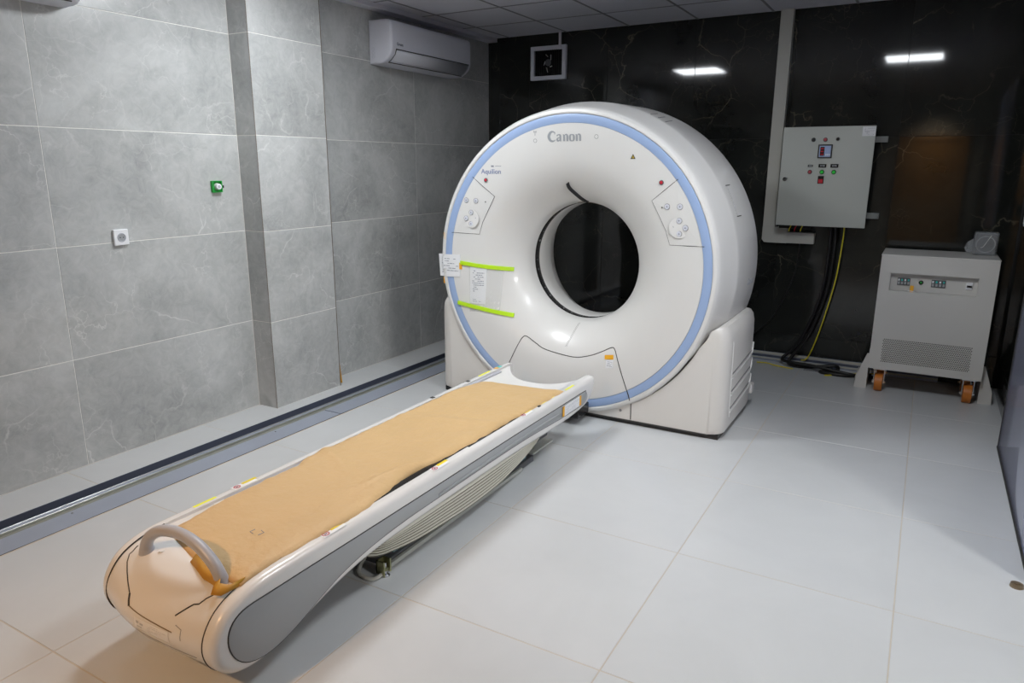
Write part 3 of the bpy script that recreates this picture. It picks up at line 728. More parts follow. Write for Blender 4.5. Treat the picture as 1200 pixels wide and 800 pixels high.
for s in (1, -1):
    x_out = TC+s*THW; x_in = TC+s*(THW-0.05)
    bm = soft_extrude(OL, min(abs(x_in-TC), abs(x_out-TC)), THW, 0.028, lambda p, wv: Vector((TC+s*wv, p[0], p[1])), seg=6, both=False)
    side = shade_auto(obj('side_cover', bm, MAT['rail_white'], tab), 50)
    inner = [(1.01, .300), (1.0, .3055), (0.7, .306), (.2, .308), (-.2, .307), (-.6, .306), (-1.0, .306), (-1.2, .307), (-1.40, .307), (-1.49, .306), (-1.535, .292), (-1.562, .262), (-1.568, .215), (-1.550, .165), (-1.515, .128),
             (-1.46, .108), (-1.39, .108), (-1.30, .130), (-1.20, .168), (-1.10, .200), (-1.0, .221), (-.88, .236), (-.70, .246), (-.45, .249), (-.18, .252), (.1, .252), (.36, .247), (.70, .232), (.95, .229), (1.02, .240), (1.045, .262), (1.035, .285)]
    IL = [(p.x, p.y) for p in spline([(a, b, 0) for a, b in inner], 3, closed=True)]
    bm = soft_extrude(IL, THW-0.01, THW+0.0035, 0.003, lambda p, wv: Vector((TC+s*wv, p[0], p[1])), seg=2, both=False)
    gp = shade_auto(obj('side_panel', bm, MAT['grey_panel'], side, label='grey inset panel on the table flank'), 50)
    obj('panel_seam', tube(bmesh.new(), [(TC+s*(THW+0.0005), a, b) for a, b in IL], 0.0024, 6, closed=True), MAT['seam'], side)
    # raised rib inside the panel toward the gantry end
    rib = [(-0.50, .262), (-0.2, .272), (0.2, .278), (0.55, .276), (0.66, .268), (0.55, .264), (0.2, .262), (-0.2, .258)]
    RL = [(p.x, p.y) for p in spline([(a, b, 0) for a, b in rib], 4, closed=True)]
    bm = soft_extrude(RL, THW+0.002, THW+0.010, 0.006, lambda p, wv: Vector((TC+s*wv, p[0], p[1])), seg=3, both=False)
    shade_auto(obj('panel_rib', bm, MAT['grey_panel'], side), 60)

side_far = side
# foot cover between the sides
XI = THW-0.05
def foot_sec(t):
    """outline of the foot end at lateral parameter t in -1..1 : bulges a little in the middle"""
    b = 0.015*(1-t*t)
    pts = [(-1.12, TOPZ-0.014), (-1.30, TOPZ-0.012), (-1.40, TOPZ-0.008), (-1.47, .352), (-1.535-b*0.5, .332), (-1.585-b*0.8, .296), (-1.616-b, .250), (-1.620-b, .205), (-1.602-b, .158), (-1.562-b*.7, .116), (-1.50-b*.3, .092), (-1.42, .089), (-1.32, .105), (-1.22, .135), (-1.12, .160)]
    return [(p.x, p.y) for p in spline([(a, c, 0) for a, c in pts], 3)]
bm = bmesh.new(); rings = []
NS = 24
for i in range(NS+1):
    t = -1 + 2*i/NS
    rings.append([bm.verts.new((TC+t*XI, a, b)) for a, b in foot_sec(t)])
for a, b in zip(rings, rings[1:]):
    for k in range(len(a)-1): bm.faces.new((a[k], a[k+1], b[k+1], b[k]))
bmesh.ops.recalc_face_normals(bm, faces=bm.faces[:])
foot = shade_auto(obj('foot_cover', bm, MAT['rail_white'], tab), 60)
def foot_pt(t, q, d=0.0):
    """t lateral -1..1, q position along the section in 0..1"""
    S1 = foot_sec(t); f = q*(len(S1)-1); i = min(int(f), len(S1)-2); f -= i
    a, b = S1[i], S1[i+1]; y = a[0]+(b[0]-a[0])*f; z = a[1]+(b[1]-a[1])*f
    ty, tz = b[0]-a[0], b[1]-a[1]; l = math.hypot(ty, tz)
    return Vector((TC+t*XI, y + (tz/l)*d, z - (ty/l)*d))
def foot_line(pts, r, m, name, n=8, d=0.0):
    P = []
    for (a, b), (c, e) in zip(pts, pts[1:]):
        P += [foot_pt(a+(c-a)*k/n, b+(e-b)*k/n, d) for k in range(n)]
    P.append(foot_pt(*pts[-1], d))
    obj(name, tube(bmesh.new(), P, r, 6), MAT[m], foot)
for s in (-1, 1):
    near = [(a, b) for a, b in OL if a < -1.37 and (a < -1.45 or b > 0.2)]
    obj('cover_seam', tube(bmesh.new(), [(TC+s*(THW-0.051), a, b) for a, b in near], 0.0024, 6), MAT['seam'], foot)
foot_line([(0.98, 0.22), (0.90, 0.245), (0.825, 0.27), (0.76, 0.295), (0.725, 0.318), (0.66, 0.325), (0.50, 0.38)], 0.0024, 'seam', 'cover_seam')
foot_line([(-0.90, 0.245), (-0.875, 0.27), (-0.88, 0.285), (-0.80, 0.31), (-0.575, 0.35), (-0.375, 0.385)], 0.0024, 'seam', 'cover_seam')
foot_line([(-0.375, 0.385), (-0.30, 0.425)], 0.0042, 'seam', 'cover_seam')
foot_line([(-0.30, 0.425), (0.525, 0.445)], 0.0020, 'brass', 'cover_seam')
foot_line([(0.56, 0.41), (0.66, 0.42), (0.665, 0.47)], 0.0013, 'seam_soft', 'cover_seam')
foot_line([(-0.20, 0.535), (0.85, 0.545)], 0.0016, 'seam_soft', 'cover_seam')
bm = bmesh.new(); g = [[bm.verts.new(foot_pt(-0.15+0.62*j/8, 0.450+0.058*i/3, 0.0015)) for j in range(9)] for i in range(4)]
for i in range(3):
    for j in range(8): bm.faces.new((g[i][j], g[i][j+1], g[i+1][j+1], g[i+1][j]))
rl = obj('rating_label', bm, MAT['paper'], foot, label='small printed label low on the foot end')
bm = bmesh.new()
for x0, x1, y0, y1 in script_rects(0.08, 0.44, 0.456, 0.502, 5, 11, 0.35) + [(-0.10, -0.05, 0.462, 0.476), (-0.03, 0.03, 0.468, 0.478), (-0.10, 0.0, 0.488, 0.498)]:
    bm.faces.new([bm.verts.new(foot_pt(a, b, 0.0022)) for a, b in ((x0, y0), (x1, y0), (x1, y1), (x0, y1))])
obj('label_print', bm, MAT['ink_light'], rl)

for o_ in [side_far, foot] + [c for c in bpy.data.objects if c.parent in (side_far, foot)]:
    for v in o_.data.vertices:
        k = max(0, (TC-v.co.x)/THW)**1.5 * min(1, max(0, (-1.1-v.co.y)/0.5))
        v.co.y += 0.045*k
# handle at the foot end
hp = spline([(TC-0.183, -1.480, 0.345), (TC-0.176, -1.482, 0.375), (TC-0.150, -1.482, 0.410), (TC-0.09, -1.478, 0.445), (TC, -1.474, 0.457), (TC+0.09, -1.478, 0.445), (TC+0.160, -1.482, 0.410), (TC+0.190, -1.482, 0.375), (TC+0.199, -1.480, 0.345)], 6)
hm = bmesh.new(); tube(hm, hp, [0.0195+0.006*abs(2*i/(len(hp)-1)-1)**6 for i in range(len(hp))], 14)
hd = shade_auto(obj('handle', hm, MAT['handle'], tab, label='grey arched grip handle at the foot end'), 60)
for s in (-1, 1):
    shade_auto(obj('handle_socket', cyl(bmesh.new(), (TC+s*(0.197 if s > 0 else 0.183), -1.480, 0.338), (0, 0, 1), 0.027, 0.018, 20, 0.024), MAT['handle'], hd))
    obj('screw_cap', cyl(bmesh.new(), (TC+(-0.127 if s < 0 else 0.060), -1.464, 0.3525), (0, 0.1, 1), 0.010, 0.0018, 16), MAT['rail_white'], foot)

# cradle bed between the rails, concave end toward the gantry
bm = bmesh.new(); NJ = 16
g = []
ysn = 20
for j in range(NJ+1):
    t = -1 + 2*j/NJ; x = TC + t*(XI+0.004)
    ye = 1.135 - 0.21*(1-abs(t)**2.4)
    zz = 0.355 - 0.022*(1-t**4)
    g.append([bm.verts.new((x, -1.15 + (ye+1.15)*k/ysn, zz)) for k in range(ysn+1)])
for a, b in zip(g, g[1:]):
    for k in range(ysn): bm.faces.new((a[k], b[k], b[k+1], a[k+1]))
r_ = bmesh.ops.extrude_face_region(bm, geom=bm.faces[:])
for v in r_['geom']:
    if isinstance(v, bmesh.types.BMVert): v.co.z -= 0.03
bmesh.ops.recalc_face_normals(bm, faces=bm.faces[:])
cr = shade_auto(obj('cradle', bm, MAT['rail_white'], tab), 40)
for s in (-1, 1):
    obj('cradle_rail', bx(TC+s*(XI-0.012)-0.012, TC+s*(XI-0.012)+0.012, -1.1, 0.98, 0.345, 0.356, bev=0.003), MAT['handle'], cr)
obj('hatch_seam', tube(bmesh.new(), [(TC-0.10, 0.80, 0.327), (TC+0.0, 0.81, 0.325), (TC+0.005, 0.74, 0.325), (TC-0.10, 0.73, 0.327)], 0.0015, 5, closed=True), MAT['seam_soft'], cr)
for x, y in ((TC-0.10, 0.785), (TC+0.005, 0.745)):
    obj('hatch_clip', bx(x-0.012, x+0.012, y-0.012, y+0.006, 0.322, 0.331), MAT['black'], cr)
# shell under the cradle: bridges the sides
ub = bmesh.new(); box(ub, TC-XI, TC+XI, -1.12, 0.62, 0.24, 0.315)
box(ub, TC-XI+0.02, TC+XI-0.02, 0.62, 0.78, 0.25, 0.31)
obj('under_tray', ub, MAT['grey_dark'], tab)
# ribbed concertina skirt
def skirt_edge(f):
    """lower curve of pleat f (0 top .. 1 bottom)"""
    low = [(-0.93, .185), (-0.86, .150), (-0.72, .118), (-0.60, .100), (-0.43, .088), (-0.25, .078), (0.0, .082), (0.20, .108), (0.36, .145), (0.47, .185)]
    return [(y*(0.86+0.14*f) + (-0.02)*(1-f), .200+(z-.200)*f) for y, z in low]
sk = bpy.data.objects.new('concertina_skirt', None)
skm = bmesh.new()
for s in (-1, 1): box(skm, TC+s*0.262-0.012, TC+s*0.262+0.012, -0.80, 0.40, 0.195, 0.245)
sk = obj('concertina_skirt', skm, MAT['bellows'], tab)
NP = 7
for k in range(NP):
    f1 = (k+1)/NP; f0 = k/NP
    for s in (-1, 1):
        up_ = spline([(y, z, 0) for y, z in skirt_edge(f0)], 4); lo_ = spline([(y, z, 0) for y, z in skirt_edge(f1)], 4)
        bm = bmesh.new(); xo = TC+s*(0.313-0.002*k); xi = TC+s*(0.300-0.002*k)
        R_ = []
        for p, q in zip(up_, lo_):
            m_ = (p+q)/2
            R_.append([bm.verts.new((xi, p.x, p.y)), bm.verts.new((xo, m_.x, m_.y+0.002)), bm.verts.new((xi, q.x, q.y+0.001)), bm.verts.new((xi-s*0.02, m_.x, m_.y))])
        for a, b in zip(R_, R_[1:]):
            for q in range(4): bm.faces.new((a[q], a[(q+1) % 4], b[(q+1) % 4], b[q]))
        bm.faces.new(R_[0]); bm.faces.new(R_[-1][::-1])
        bmesh.ops.recalc_face_normals(bm, faces=bm.faces[:])
        obj('pleat', bm, MAT['bellows'], sk)
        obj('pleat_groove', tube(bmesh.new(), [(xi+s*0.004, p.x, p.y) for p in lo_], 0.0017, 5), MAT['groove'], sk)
# lift base on the floor
lb = obj('lift_base', bx(TC-0.22, TC+0.215, -0.72, 0.56, 0.0, 0.035, bev=0.004), MAT['grey_dark'], tab)
obj('base_rail', bx(TC+0.215, TC+0.232, -0.74, 0.40, 0.004, 0.024, bev=0.003), MAT['cab'], lb)
obj('base_rail', bx(TC-0.232, TC-0.215, -0.74, 0.40, 0.004, 0.024, bev=0.003), MAT['cab'], lb)
obj('lift_frame', bx(TC-0.19, TC+0.20, -0.66, 0.50, 0.035, 0.10, bev=0.004), MAT['teal'], lb, label='teal steel lift frame')
obj('lift_arm', bx(TC-0.18, TC+0.18, -0.55, 0.40, 0.10, 0.24), MAT['grey_dark'], lb)
def bracket(x, y, sc_, par):
    b = obj('levelling_bracket', box(box(bx(x-0.05*sc_, x, y-0.028*sc_, y-0.020*sc_, 0.012, 0.085*sc_), x-0.05*sc_, x, y+0.020*sc_, y+0.028*sc_, 0.012, 0.085*sc_), x-0.05*sc_, x-0.042*sc_, y-0.028*sc_, y+0.028*sc_, 0.012, 0.085*sc_), MAT['zinc'], par, label='zinc plated levelling bracket')
    obj('bolt', cyl(bmesh.new(), (x-0.02*sc_, y, 0.0), (0, 0, 1), 0.011*sc_, 0.07*sc_, 10), MAT['chrome'], b)
    obj('nut', cyl(bmesh.new(), (x-0.02*sc_, y, 0.028*sc_), (0, 0, 1), 0.019*sc_, 0.013*sc_, 6), MAT['zinc'], b)
    obj('foot_pad', cyl(bmesh.new(), (x-0.02*sc_, y, 0.0), (0, 0, 1), 0.027*sc_, 0.009*sc_, 16, 0.016*sc_), MAT['chrome'], b)
for s in (-1, 1):
    for y in (-0.765, 0.60):
        bracket(TC+s*(0.225 if y < 0 else 0.15)+(0.03 if s > 0 else 0.02), y, 0.82 if y < 0 else 0.7, lb)
obj('drive_box', bx(TC-0.16, TC+0.19, 0.63, 0.78, 0.075, 0.20, bev=0.008), MAT['grey_dark'], tab)
obj('drive_plate', bx(TC-0.14, TC+0.215, 0.56, 0.80, 0.035, 0.047, bev=0.004), MAT['cab'], tab)
obj('docking_post', bx(TC-0.18, TC+0.195, 1.19, 1.362, 0.045, 0.115, bev=0.004), MAT['black'], tab)
obj('power_lead', tube(bmesh.new(), spline([(TC+0.02, -0.50, 0.03), (TC+0.12, -0.78, 0.012), (TC+0.19, -0.83, 0.010), (TC+0.235, -0.81, 0.010), (TC+0.235, -0.74, 0.02)], 6), 0.0085, 8), MAT['duct'], tab, label='pale grey lead looping out under the table')

# labels on the rails
def rail_sticker(x, y0, y1, wd, mat, name, z=TOPZ+0.0007, par=tab):
    return obj(name, bx(x-wd/2, x+wd/2, y0, y1, z-0.0006, z+0.0004), MAT[mat], par)
def rail_warning(x, y):
    p = rail_sticker(x, y-0.02, y+0.09, 0.030, 'paper', 'warning_label')
    rail_sticker(x-0.008, y+0.03, y+0.10, 0.014, 'yellow', 'yellow_flash', TOPZ+0.0018, p)
    bm = bmesh.new(); tube(bm, [(x+0.011*math.cos(t), y+0.011*math.sin(t)*1.3, TOPZ+0.002) for t in [2*math.pi*k/16 for k in range(16)]], 0.0013, 5, closed=True)
    obj('red_circle', bm, MAT['red_print'], p)
    obj('red_bar', tube(bmesh.new(), [(x-0.008, y-0.010, TOPZ+0.002), (x+0.008, y+0.010, TOPZ+0.002)], 0.0011, 5), MAT['red_print'], p)
    obj('pictogram', bx(x-0.004, x+0.004, y-0.006, y+0.006, TOPZ+0.0016, TOPZ+0.0022), MAT['ink'], p)
XRi, XLi = TC+THW-0.030, TC-THW+0.030
for y in (-1.12, -0.475, 0.30): rail_warning(XRi, y)
rail_sticker(XRi-0.012, -1.09, -0.99, 0.016, 'yellow', 'yellow_sticker', TOPZ+0.0020)
rail_sticker(XRi-0.005, 0.50, 0.66, 0.014, 'yellow', 'yellow_sticker')
rail_sticker(XRi+0.002, 0.80, 0.91, 0.012, 'lemon', 'lemon_tape')
rail_sticker(XLi-0.002, 0.78, 0.91, 0.012, 'lemon', 'lemon_tape')
rail_sticker(XLi-0.002, 1.01, 1.05, 0.020, 'teal_print', 'teal_sticker')
rail_sticker(XLi-0.002, 0.975, 1.008, 0.026, 'orange', 'orange_sticker')
rail_sticker(XLi, -1.22, -1.12, 0.012, 'lemon', 'lemon_tape')
rail_warning(XLi, -1.02)
for x, y in ((XLi, 0.66), (XLi, 0.30), (XRi, 0.47)):
    obj('rail_clip', bx(x-0.010, x+0.010, y-0.012, y+0.012, TOPZ-0.004, TOPZ+0.003, bev=0.001), MAT['seam'], tab)
sl = obj('side_label', bx(TC+THW+0.0035, TC+THW+0.0085, 0.70, 0.935, 0.238, 0.298, bev=0.0008), MAT['paper'], tab, label='white printed label on the table side near the gantry')
for y in (0.705, 0.930): obj('orange_tab', bx(TC+THW+0.008, TC+THW+0.0095, y-0.012, y+0.012, 0.240, 0.300), MAT['orange'], sl)
obj('label_print', lines_bm(script_rects(0.725, 0.915, 0.246, 0.290, 6, 21, 0.3), lambda x, y, d: Vector((TC+THW+0.0090, x, y))), MAT['ink_light'], sl)

# paper wrapped mattress
def edge_interp(y, P):
    if y <= P[0][1]: return P[0][0]
    for (a, ya), (b, yb) in zip(P, P[1:]):
        if y <= yb: return a+(b-a)*(y-ya)/(yb-ya)
    return P[-1][0]
MR = [(-0.938, -1.50), (-0.942, -1.40), (-0.937, -1.12), (-0.930, -1.01), (-0.936, -0.87), (-0.955, -0.75), (-0.985, -0.60), (-0.982, -0.53), (-0.962, -0.42), (-0.948, -0.30), (-0.942, -0.13), (-0.940, 0.18), (-0.930, 0.44), (-0.922, 0.79)]
ML = [(-1.412, -1.50), (-1.425, -1.37), (-1.452, -1.13), (-1.455, -0.75), (-1.490, -0.66), (-1.478, -0.34), (-1.475, 0.0), (-1.474, 0.44), (-1.424, 0.74)]
import mathutils.noise as mn
NY, NX = 150, 40
mat_t = root('table_mattress', 'thin mattress wrapped in creased brown paper lying on the scanner table', 'mattress', (TC, -0.35, 0.36))
bm = bmesh.new(); g = []
for i in range(NY+1):
    v_ = i/NY; row = []
    for j in range(NX+1):
        u_ = j/NX
        y0e = -1.375 - 0.10*u_ - 0.025*math.sin(u_*3.1); y1e = 0.69 + 0.10*u_
        y = y0e + (y1e-y0e)*v_
        xl, xr = edge_interp(y, ML), edge_interp(y, MR)
        x = xl + (xr-xl)*u_
        e = min(u_, 1-u_, 1)*(xr-xl); ey = min(v_, 1-v_)*(y1e-y0e)
        h = 0.021*(1-math.exp(-e/0.016))*(1-math.exp(-ey/0.02)) + 0.002
        n1 = mn.noise(Vector((x*3.1, y*2.2, 1.3)))*0.0045
        # diagonal soft folds
        fold = 0.011*math.exp(-((y-(0.02+0.30*(x+1.2)))/0.035)**2) * (0.5+0.5*mn.noise(Vector((x*4, y*3, 7))))
        f2 = 0.012*math.exp(-((x+1.03-0.25*(y+0.62))/0.020)**2)*math.exp(-((y+0.62)/0.16)**2)
        f3 = 0.009*math.exp(-((y+0.60+0.5*(x+1.4))/0.03)**2)*max(0, min(1, (-x-1.15)/0.2))
        n2 = (1-abs(mn.noise(Vector((x*9, y*5, 3.3))))*2)*0.0030 + (1-abs(mn.noise(Vector((x*17+y*4, y*13, 8))))*2)*0.0014 + mn.noise(Vector((x*34, y*26, 2)))*0.0010
        edge = math.exp(-e/0.05)*mn.noise(Vector((y*18+u_*3, u_*3, 5)))*0.007
        sag = -0.008*math.sin(math.pi*u_)*0.6
        row.append(bm.verts.new((x + math.exp(-e/0.01)*mn.noise(Vector((y*16, 2, 5)))*0.004, y, 0.360 + h + n1*(1-math.exp(-e/0.02)) + fold + f2 + f3 + n2 + edge + sag)))
    g.append(row)
for i in range(NY):
    for j in range(NX): bm.faces.new((g[i][j], g[i][j+1], g[i+1][j+1], g[i+1][j]))
r_ = bmesh.ops.extrude_face_region(bm, geom=bm.faces[:])
for v in r_['geom']:
    if isinstance(v, bmesh.types.BMVert): v.co.z = 0.3485 if abs(v.co.x-TC) > 0.2 else 0.349
bmesh.ops.recalc_face_normals(bm, faces=bm.faces[:])
obj('paper_wrap', bm, MAT['paper_tan'], mat_t, smooth=True)
# dark pad edge showing under the wrap
pe = bmesh.new()
for y0, y1 in ((-1.40, -0.2), (-0.2, 0.70)): box(pe, -0.975, -0.945 if y0 < -0.5 else -0.935, y0, y1, 0.350, 0.3665)
obj('pad_edge', pe, MAT['black'], mat_t, label='black edge of the mattress under the paper')
# torn near flap
fl = [(-1.20, -1.462), (-1.14, -1.480), (-1.08, -1.495), (-1.02, -1.515), (-0.985, -1.545), (-0.955, -1.53), (-0.945, -1.48)]
bm = bmesh.new(); F1 = [bm.verts.new((x, y+0.03, 0.374-0.003*(i % 2))) for i, (x, y) in enumerate(fl)]; F2 = [bm.verts.new((x+0.004*(i % 2), y-0.005*(i % 3), 0.3545 + 0.002*(i % 2))) for i, (x, y) in enumerate(fl)]
for i in range(len(fl)-1): bm.faces.new((F1[i], F2[i], F2[i+1], F1[i+1]))
fo = obj('paper_flap', bm, MAT['paper_under'], mat_t, smooth=True, label='darker orange flap of the wrapping at the foot end'); so = fo.modifiers.new('s', 'SOLIDIFY'); so.thickness = 0.003
mk = []
obj('printed_mark', tube(bmesh.new(), [(-1.118, -1.272, 0.3885), (-1.138, -1.268, 0.3885), (-1.136, -1.248, 0.3887)], 0.0012, 5), MAT['ink'], mat_t)
obj('printed_mark', tube(bmesh.new(), [(-1.112, -1.242, 0.3887), (-1.092, -1.248, 0.3885), (-1.095, -1.270, 0.3885)], 0.0012, 5), MAT['ink'], mat_t)

# ------------------------------------------------------------------ air conditioner on the left wall
def air_con(y0, y1, z0, z1, label, led=True):
    r = root('air_conditioner', label, 'air conditioner', (XL, (y0+y1)/2, z0), 'wall air conditioners')
    D = 0.225
    sec = [(0, z1), (0.12, z1), (0.19, z1-0.006), (0.215, z1-0.02), (D, z1-0.05), (D, z0+0.12), (D-0.004, z0+0.085), (D-0.03, z0+0.045), (D-0.08, z0+0.012), (0.10, z0), (0, z0)]
    S1 = [(p.x, p.y) for p in spline([(a, b, 0) for a, b in sec], 2)]
    bm = soft_extrude(S1, y0, y1, 0.02, lambda p, wv: Vector((XL+max(p[0], 0.0005), wv, p[1])), seg=4)
    b = shade_auto(obj('housing', bm, MAT['ac_white'], r), 40)
    # end cap seam
    for yy in (y0+0.004,):
        obj('end_cap', tube(bmesh.new(), [(XL+0.16, yy-0.002, z1-0.012), (XL+0.172, yy-0.002, z0+0.16), (XL+0.12, yy-0.002, z0+0.04)], 0.002, 5), MAT['ac_grille'], r)
    # outlet flap: flat strip on the lower curve
    fl = [(D+0.001, z0+0.100), (D-0.012, z0+0.064), (D-0.05, z0+0.028), (D-0.078, z0+0.0115)]
    bm = bmesh.new(); ya, yb = y0+0.05, y1-0.05
    A = [bm.verts.new((XL+a+0.003, ya, z-0.001)) for a, z in fl]; B = [bm.verts.new((XL+a+0.003, yb, z-0.001)) for a, z in fl]
    for i in range(len(fl)-1): bm.faces.new((A[i], A[i+1], B[i+1], B[i]))
    fo = obj('outlet_flap', bm, MAT['ac_grille'], r, smooth=True); so = fo.modifiers.new('s', 'SOLIDIFY'); so.thickness = 0.004
    for q in (0, 3): obj('flap_slot', tube(bmesh.new(), [(XL+fl[q][0]+0.003, ya, fl[q][1]-0.001), (XL+fl[q][0]+0.003, yb, fl[q][1]-0.001)], 0.004, 6), MAT['seam'], r)
    obj('flap_slot', tube(bmesh.new(), [(XL+a+0.004, ya, z-0.001) for a, z in fl], 0.003, 6), MAT['seam'], r)
    obj('maker_lettering', text_bm('Green', 0.030, lambda x, y, d: Vector((XL+D+0.0006+d, y0+0.10+x, z0+0.138+y)), bold=0.0012), MAT['ink'], r, label='small dark lettering at the lower left of the front')
    for k in range(3):
        obj('end_screw', tube(bmesh.new(), [(XL+0.045+0.014*math.cos(t), y0-0.001, z0+0.05+0.028*k+0.010*math.sin(t)) for t in [2*math.pi*q/12 for q in range(12)]], 0.0015, 5, closed=True), MAT['ac_grille'], r)
    obj('trim_line', tube(bmesh.new(), [(XL+D+0.0005, y0+0.5, z0+0.125), (XL+D+0.0005, y1-0.06, z0+0.112)], 0.0016, 5), MAT['rail_white'], r)
    return r
air_con(1.765, 2.86, 2.375, 2.69, 'white wall air conditioner high up between the pier and the black wall')
air_con(-1.60, -0.52, 2.375, 2.70, 'white air conditioner cut off by the top left corner of the picture')
# pipe box above the air conditioner, dark strip under the ceiling
obj_ = struct('trim_3', bm=bx(XL, XL+0.10, YP2+0.004, YB-0.001, 2.765, ZC-0.001), mat=MAT['ceiling'], label='shallow ceiling edge box above the air conditioner')

# ------------------------------------------------------------------ small wall fittings
so_ = root('wall_socket', 'white square single power socket on the grey marble wall', 'socket', (XL, -0.387, 1.226))
obj('faceplate', bx(XL, XL+0.016, -0.430, -0.345, 1.183, 1.270, bev=0.004), MAT['paper'], so_)
bm = tube(bmesh.new(), [(XL+0.0165, -0.387+0.022*math.cos(t), 1.226+0.022*math.sin(t)) for t in [2*math.pi*k/24 for k in range(24)]], 0.003, 6, closed=True)
obj('socket_rim', bm, MAT['handle'], so_)
obj('socket_well', cyl(bmesh.new(), (XL+0.0162, -0.387, 1.226), (1, 0, 0), 0.019, 0.001, 20), MAT['grey_panel'], so_)
for s in (-1, 1): obj('pin_hole', cyl(bmesh.new(), (XL+0.0165, -0.387+s*0.009, 1.226), (1, 0, 0), 0.003, 0.002, 8), MAT['seam'], so_)
gr = root('green_wall_box', 'bright green open back box with white stub on the grey marble wall', 'junction box', (XL, 0.268, 1.485))
obj('box_shell', box(box(box(bx(XL, XL+0.020, 0.232, 0.238, 1.452, 1.522, bev=0.001), XL, XL+0.020, 0.298, 0.304, 1.452, 1.522), XL, XL+0.020, 0.238, 0.298, 1.452, 1.458), XL, XL+0.020, 0.238, 0.298, 1.516, 1.522), MAT['green_box'], gr)
obj('box_back', bx(XL, XL+0.006, 0.238, 0.298, 1.458, 1.516), MAT['green_box'], gr)
obj('white_stub', cyl(bmesh.new(), (XL+0.005, 0.272, 1.487), (1, -0.15, 0), 0.022, 0.03, 16, 0.017), MAT['paper'], gr)
obj('stub_hole', cyl(bmesh.new(), (XL+0.0345, 0.2675, 1.487), (1, -0.15, 0), 0.009, 0.002, 12), MAT['handle'], gr)
obj('side_lug', bx(XL, XL+0.015, 0.304, 0.318, 1.478, 1.494), MAT['black'], gr)

# exhaust fan frame near the ceiling on the black wall
vn = root('wall_vent', 'square white framed extractor vent high on the black wall', 'vent', (-2.43, YB, 2.54))
fx0, fx1, fz0, fz1, ft = -2.63, -2.27, 2.395, 2.690, 0.035
bm = bmesh.new()
for a in ((fx0, fx1, fz1-ft, fz1), (fx0, fx1, fz0, fz0+ft), (fx0, fx0+ft, fz0+ft, fz1-ft), (fx1-ft, fx1, fz0+ft, fz1-ft)): box(bm, a[0], a[1], YB-0.035, YB, a[2], a[3])
obj('frame', bm, MAT['ac_white'], vn)
obj('back_panel', bx(fx0+ft, fx1-ft, YB-0.006, YB-0.001, fz0+ft, fz1-ft), MAT['black'], vn)
for k in range(13):
    x = fx0+ft+0.012+k*0.0215
    obj('slat', bx(x-0.003, x+0.003, YB-0.024, YB-0.008, fz0+ft, fz1-ft), MAT['black'], vn)
obj('motor_hub', cyl(bmesh.new(), (-2.45, YB-0.026, 2.545), (0, -1, 0), 0.03, 0.006, 16), MAT['grey_dark'], vn)
for a in range(5):
    t = a*1.25+0.4
    obj('fan_blade_glint', tube(bmesh.new(), [(-2.45+0.03*math.cos(t), YB-0.029, 2.545+0.05*math.sin(t)), (-2.45+0.045*math.cos(t+0.5), YB-0.029, 2.545+0.085*math.sin(t+0.5))], 0.004, 6), MAT['metal'], vn)
tag(obj('wire_trunking', bx(-2.335, -2.312, YB-0.052, YB-0.036, 2.65, ZC-0.003, bev=0.002), MAT['ac_white']), 'thin white trunking strip dropping from the ceiling to the square vent', 'cable trunking')

# cable duct and control cabinet
du = root('cable_duct', 'tall cream cable duct running down the black wall, turning right at its foot', 'cable duct', (-0.36, YB, 1.0))
obj('vertical_duct', bx(-0.413, -0.318, YB-0.07, YB-0.001, 1.14, ZC-0.003, bev=0.003), MAT['duct'], du)
bm = poly_prism(bmesh.new(), [(-0.413, 1.14), (-0.413, 1.035), (-0.395, 1.012), (-0.36, 1.01), (-0.22, 1.01), (-0.22, 1.14)], lambda p, s: Vector((p[0], YB-0.001-s*0.069, p[1])))
obj('elbow', bm, MAT['duct'], du)
obj('horizontal_duct', bx(-0.22, -0.01, YB-0.068, YB-0.001, 1.012, 1.10, bev=0.003), MAT['duct'], du)
cabY = 3.275
cb_ = root('control_cabinet', 'grey steel electrical cabinet with indicator lamps on the black wall', 'electrical cabinet', (0.03, YB, 1.165))
cx0, cx1, cz0, cz1 = -0.285, 0.357, 1.168, 1.912
shade_auto(obj('cabinet_body', bx(cx0+0.015, cx1-0.015, cabY+0.018, YB-0.03, cz0+0.012, cz1-0.002, bev=0.003), MAT['cab'], cb_))
dr = shade_auto(obj('door', bx(cx0, cx1, cabY, cabY+0.016, cz0, cz1, bev=0.002), MAT['cab'], cb_))
obj('door_gasket', bx(cx0+0.008, cx1-0.008, cabY+0.0155, cabY+0.019, cz0+0.006, cz1-0.006), MAT['seam'], cb_)
def cpos(px, py):
    # door position from its own grid: u 0..1 left-right, v 0..1 bottom-top
    return (cx0+(cx1-cx0)*px, cz0+(cz1-cz0)*py)
def lamp(u, v, r, m, name='indicator_lamp', bez='grey_dark'):
    x, z = cpos(u, v)
    b = shade_auto(obj(name, cyl(bmesh.new(), (x, cabY, z), (0, -1, 0), r*1.25, 0.008, 20, r*1.1), MAT[bez], dr))
    shade_auto(obj('lens', cyl(bmesh.new(), (x, cabY-0.008, z), (0, -1, 0), r*0.9, 0.007, 20, r*0.6), MAT[m], b))
lamp(.345, .872, .013, 'seam'); lamp(.475, .872, .013, 'red_print'); lamp(.61, .875, .013, 'black', bez='chrome')
lamp(.338, .552, .013, 'red_print', 'push_button', 'black'); lamp(.472, .552, .014, 'green_lens', 'push_button', 'black'); lamp(.603, .552, .014, 'green_lens', 'push_button', 'black')
x, z = cpos(.485, .757)
mt = obj('meter', bx(x-0.050, x+0.050, cabY-0.010, cabY, z-0.050, z+0.050, bev=0.002), MAT['black'], dr, label='black framed digital meter')
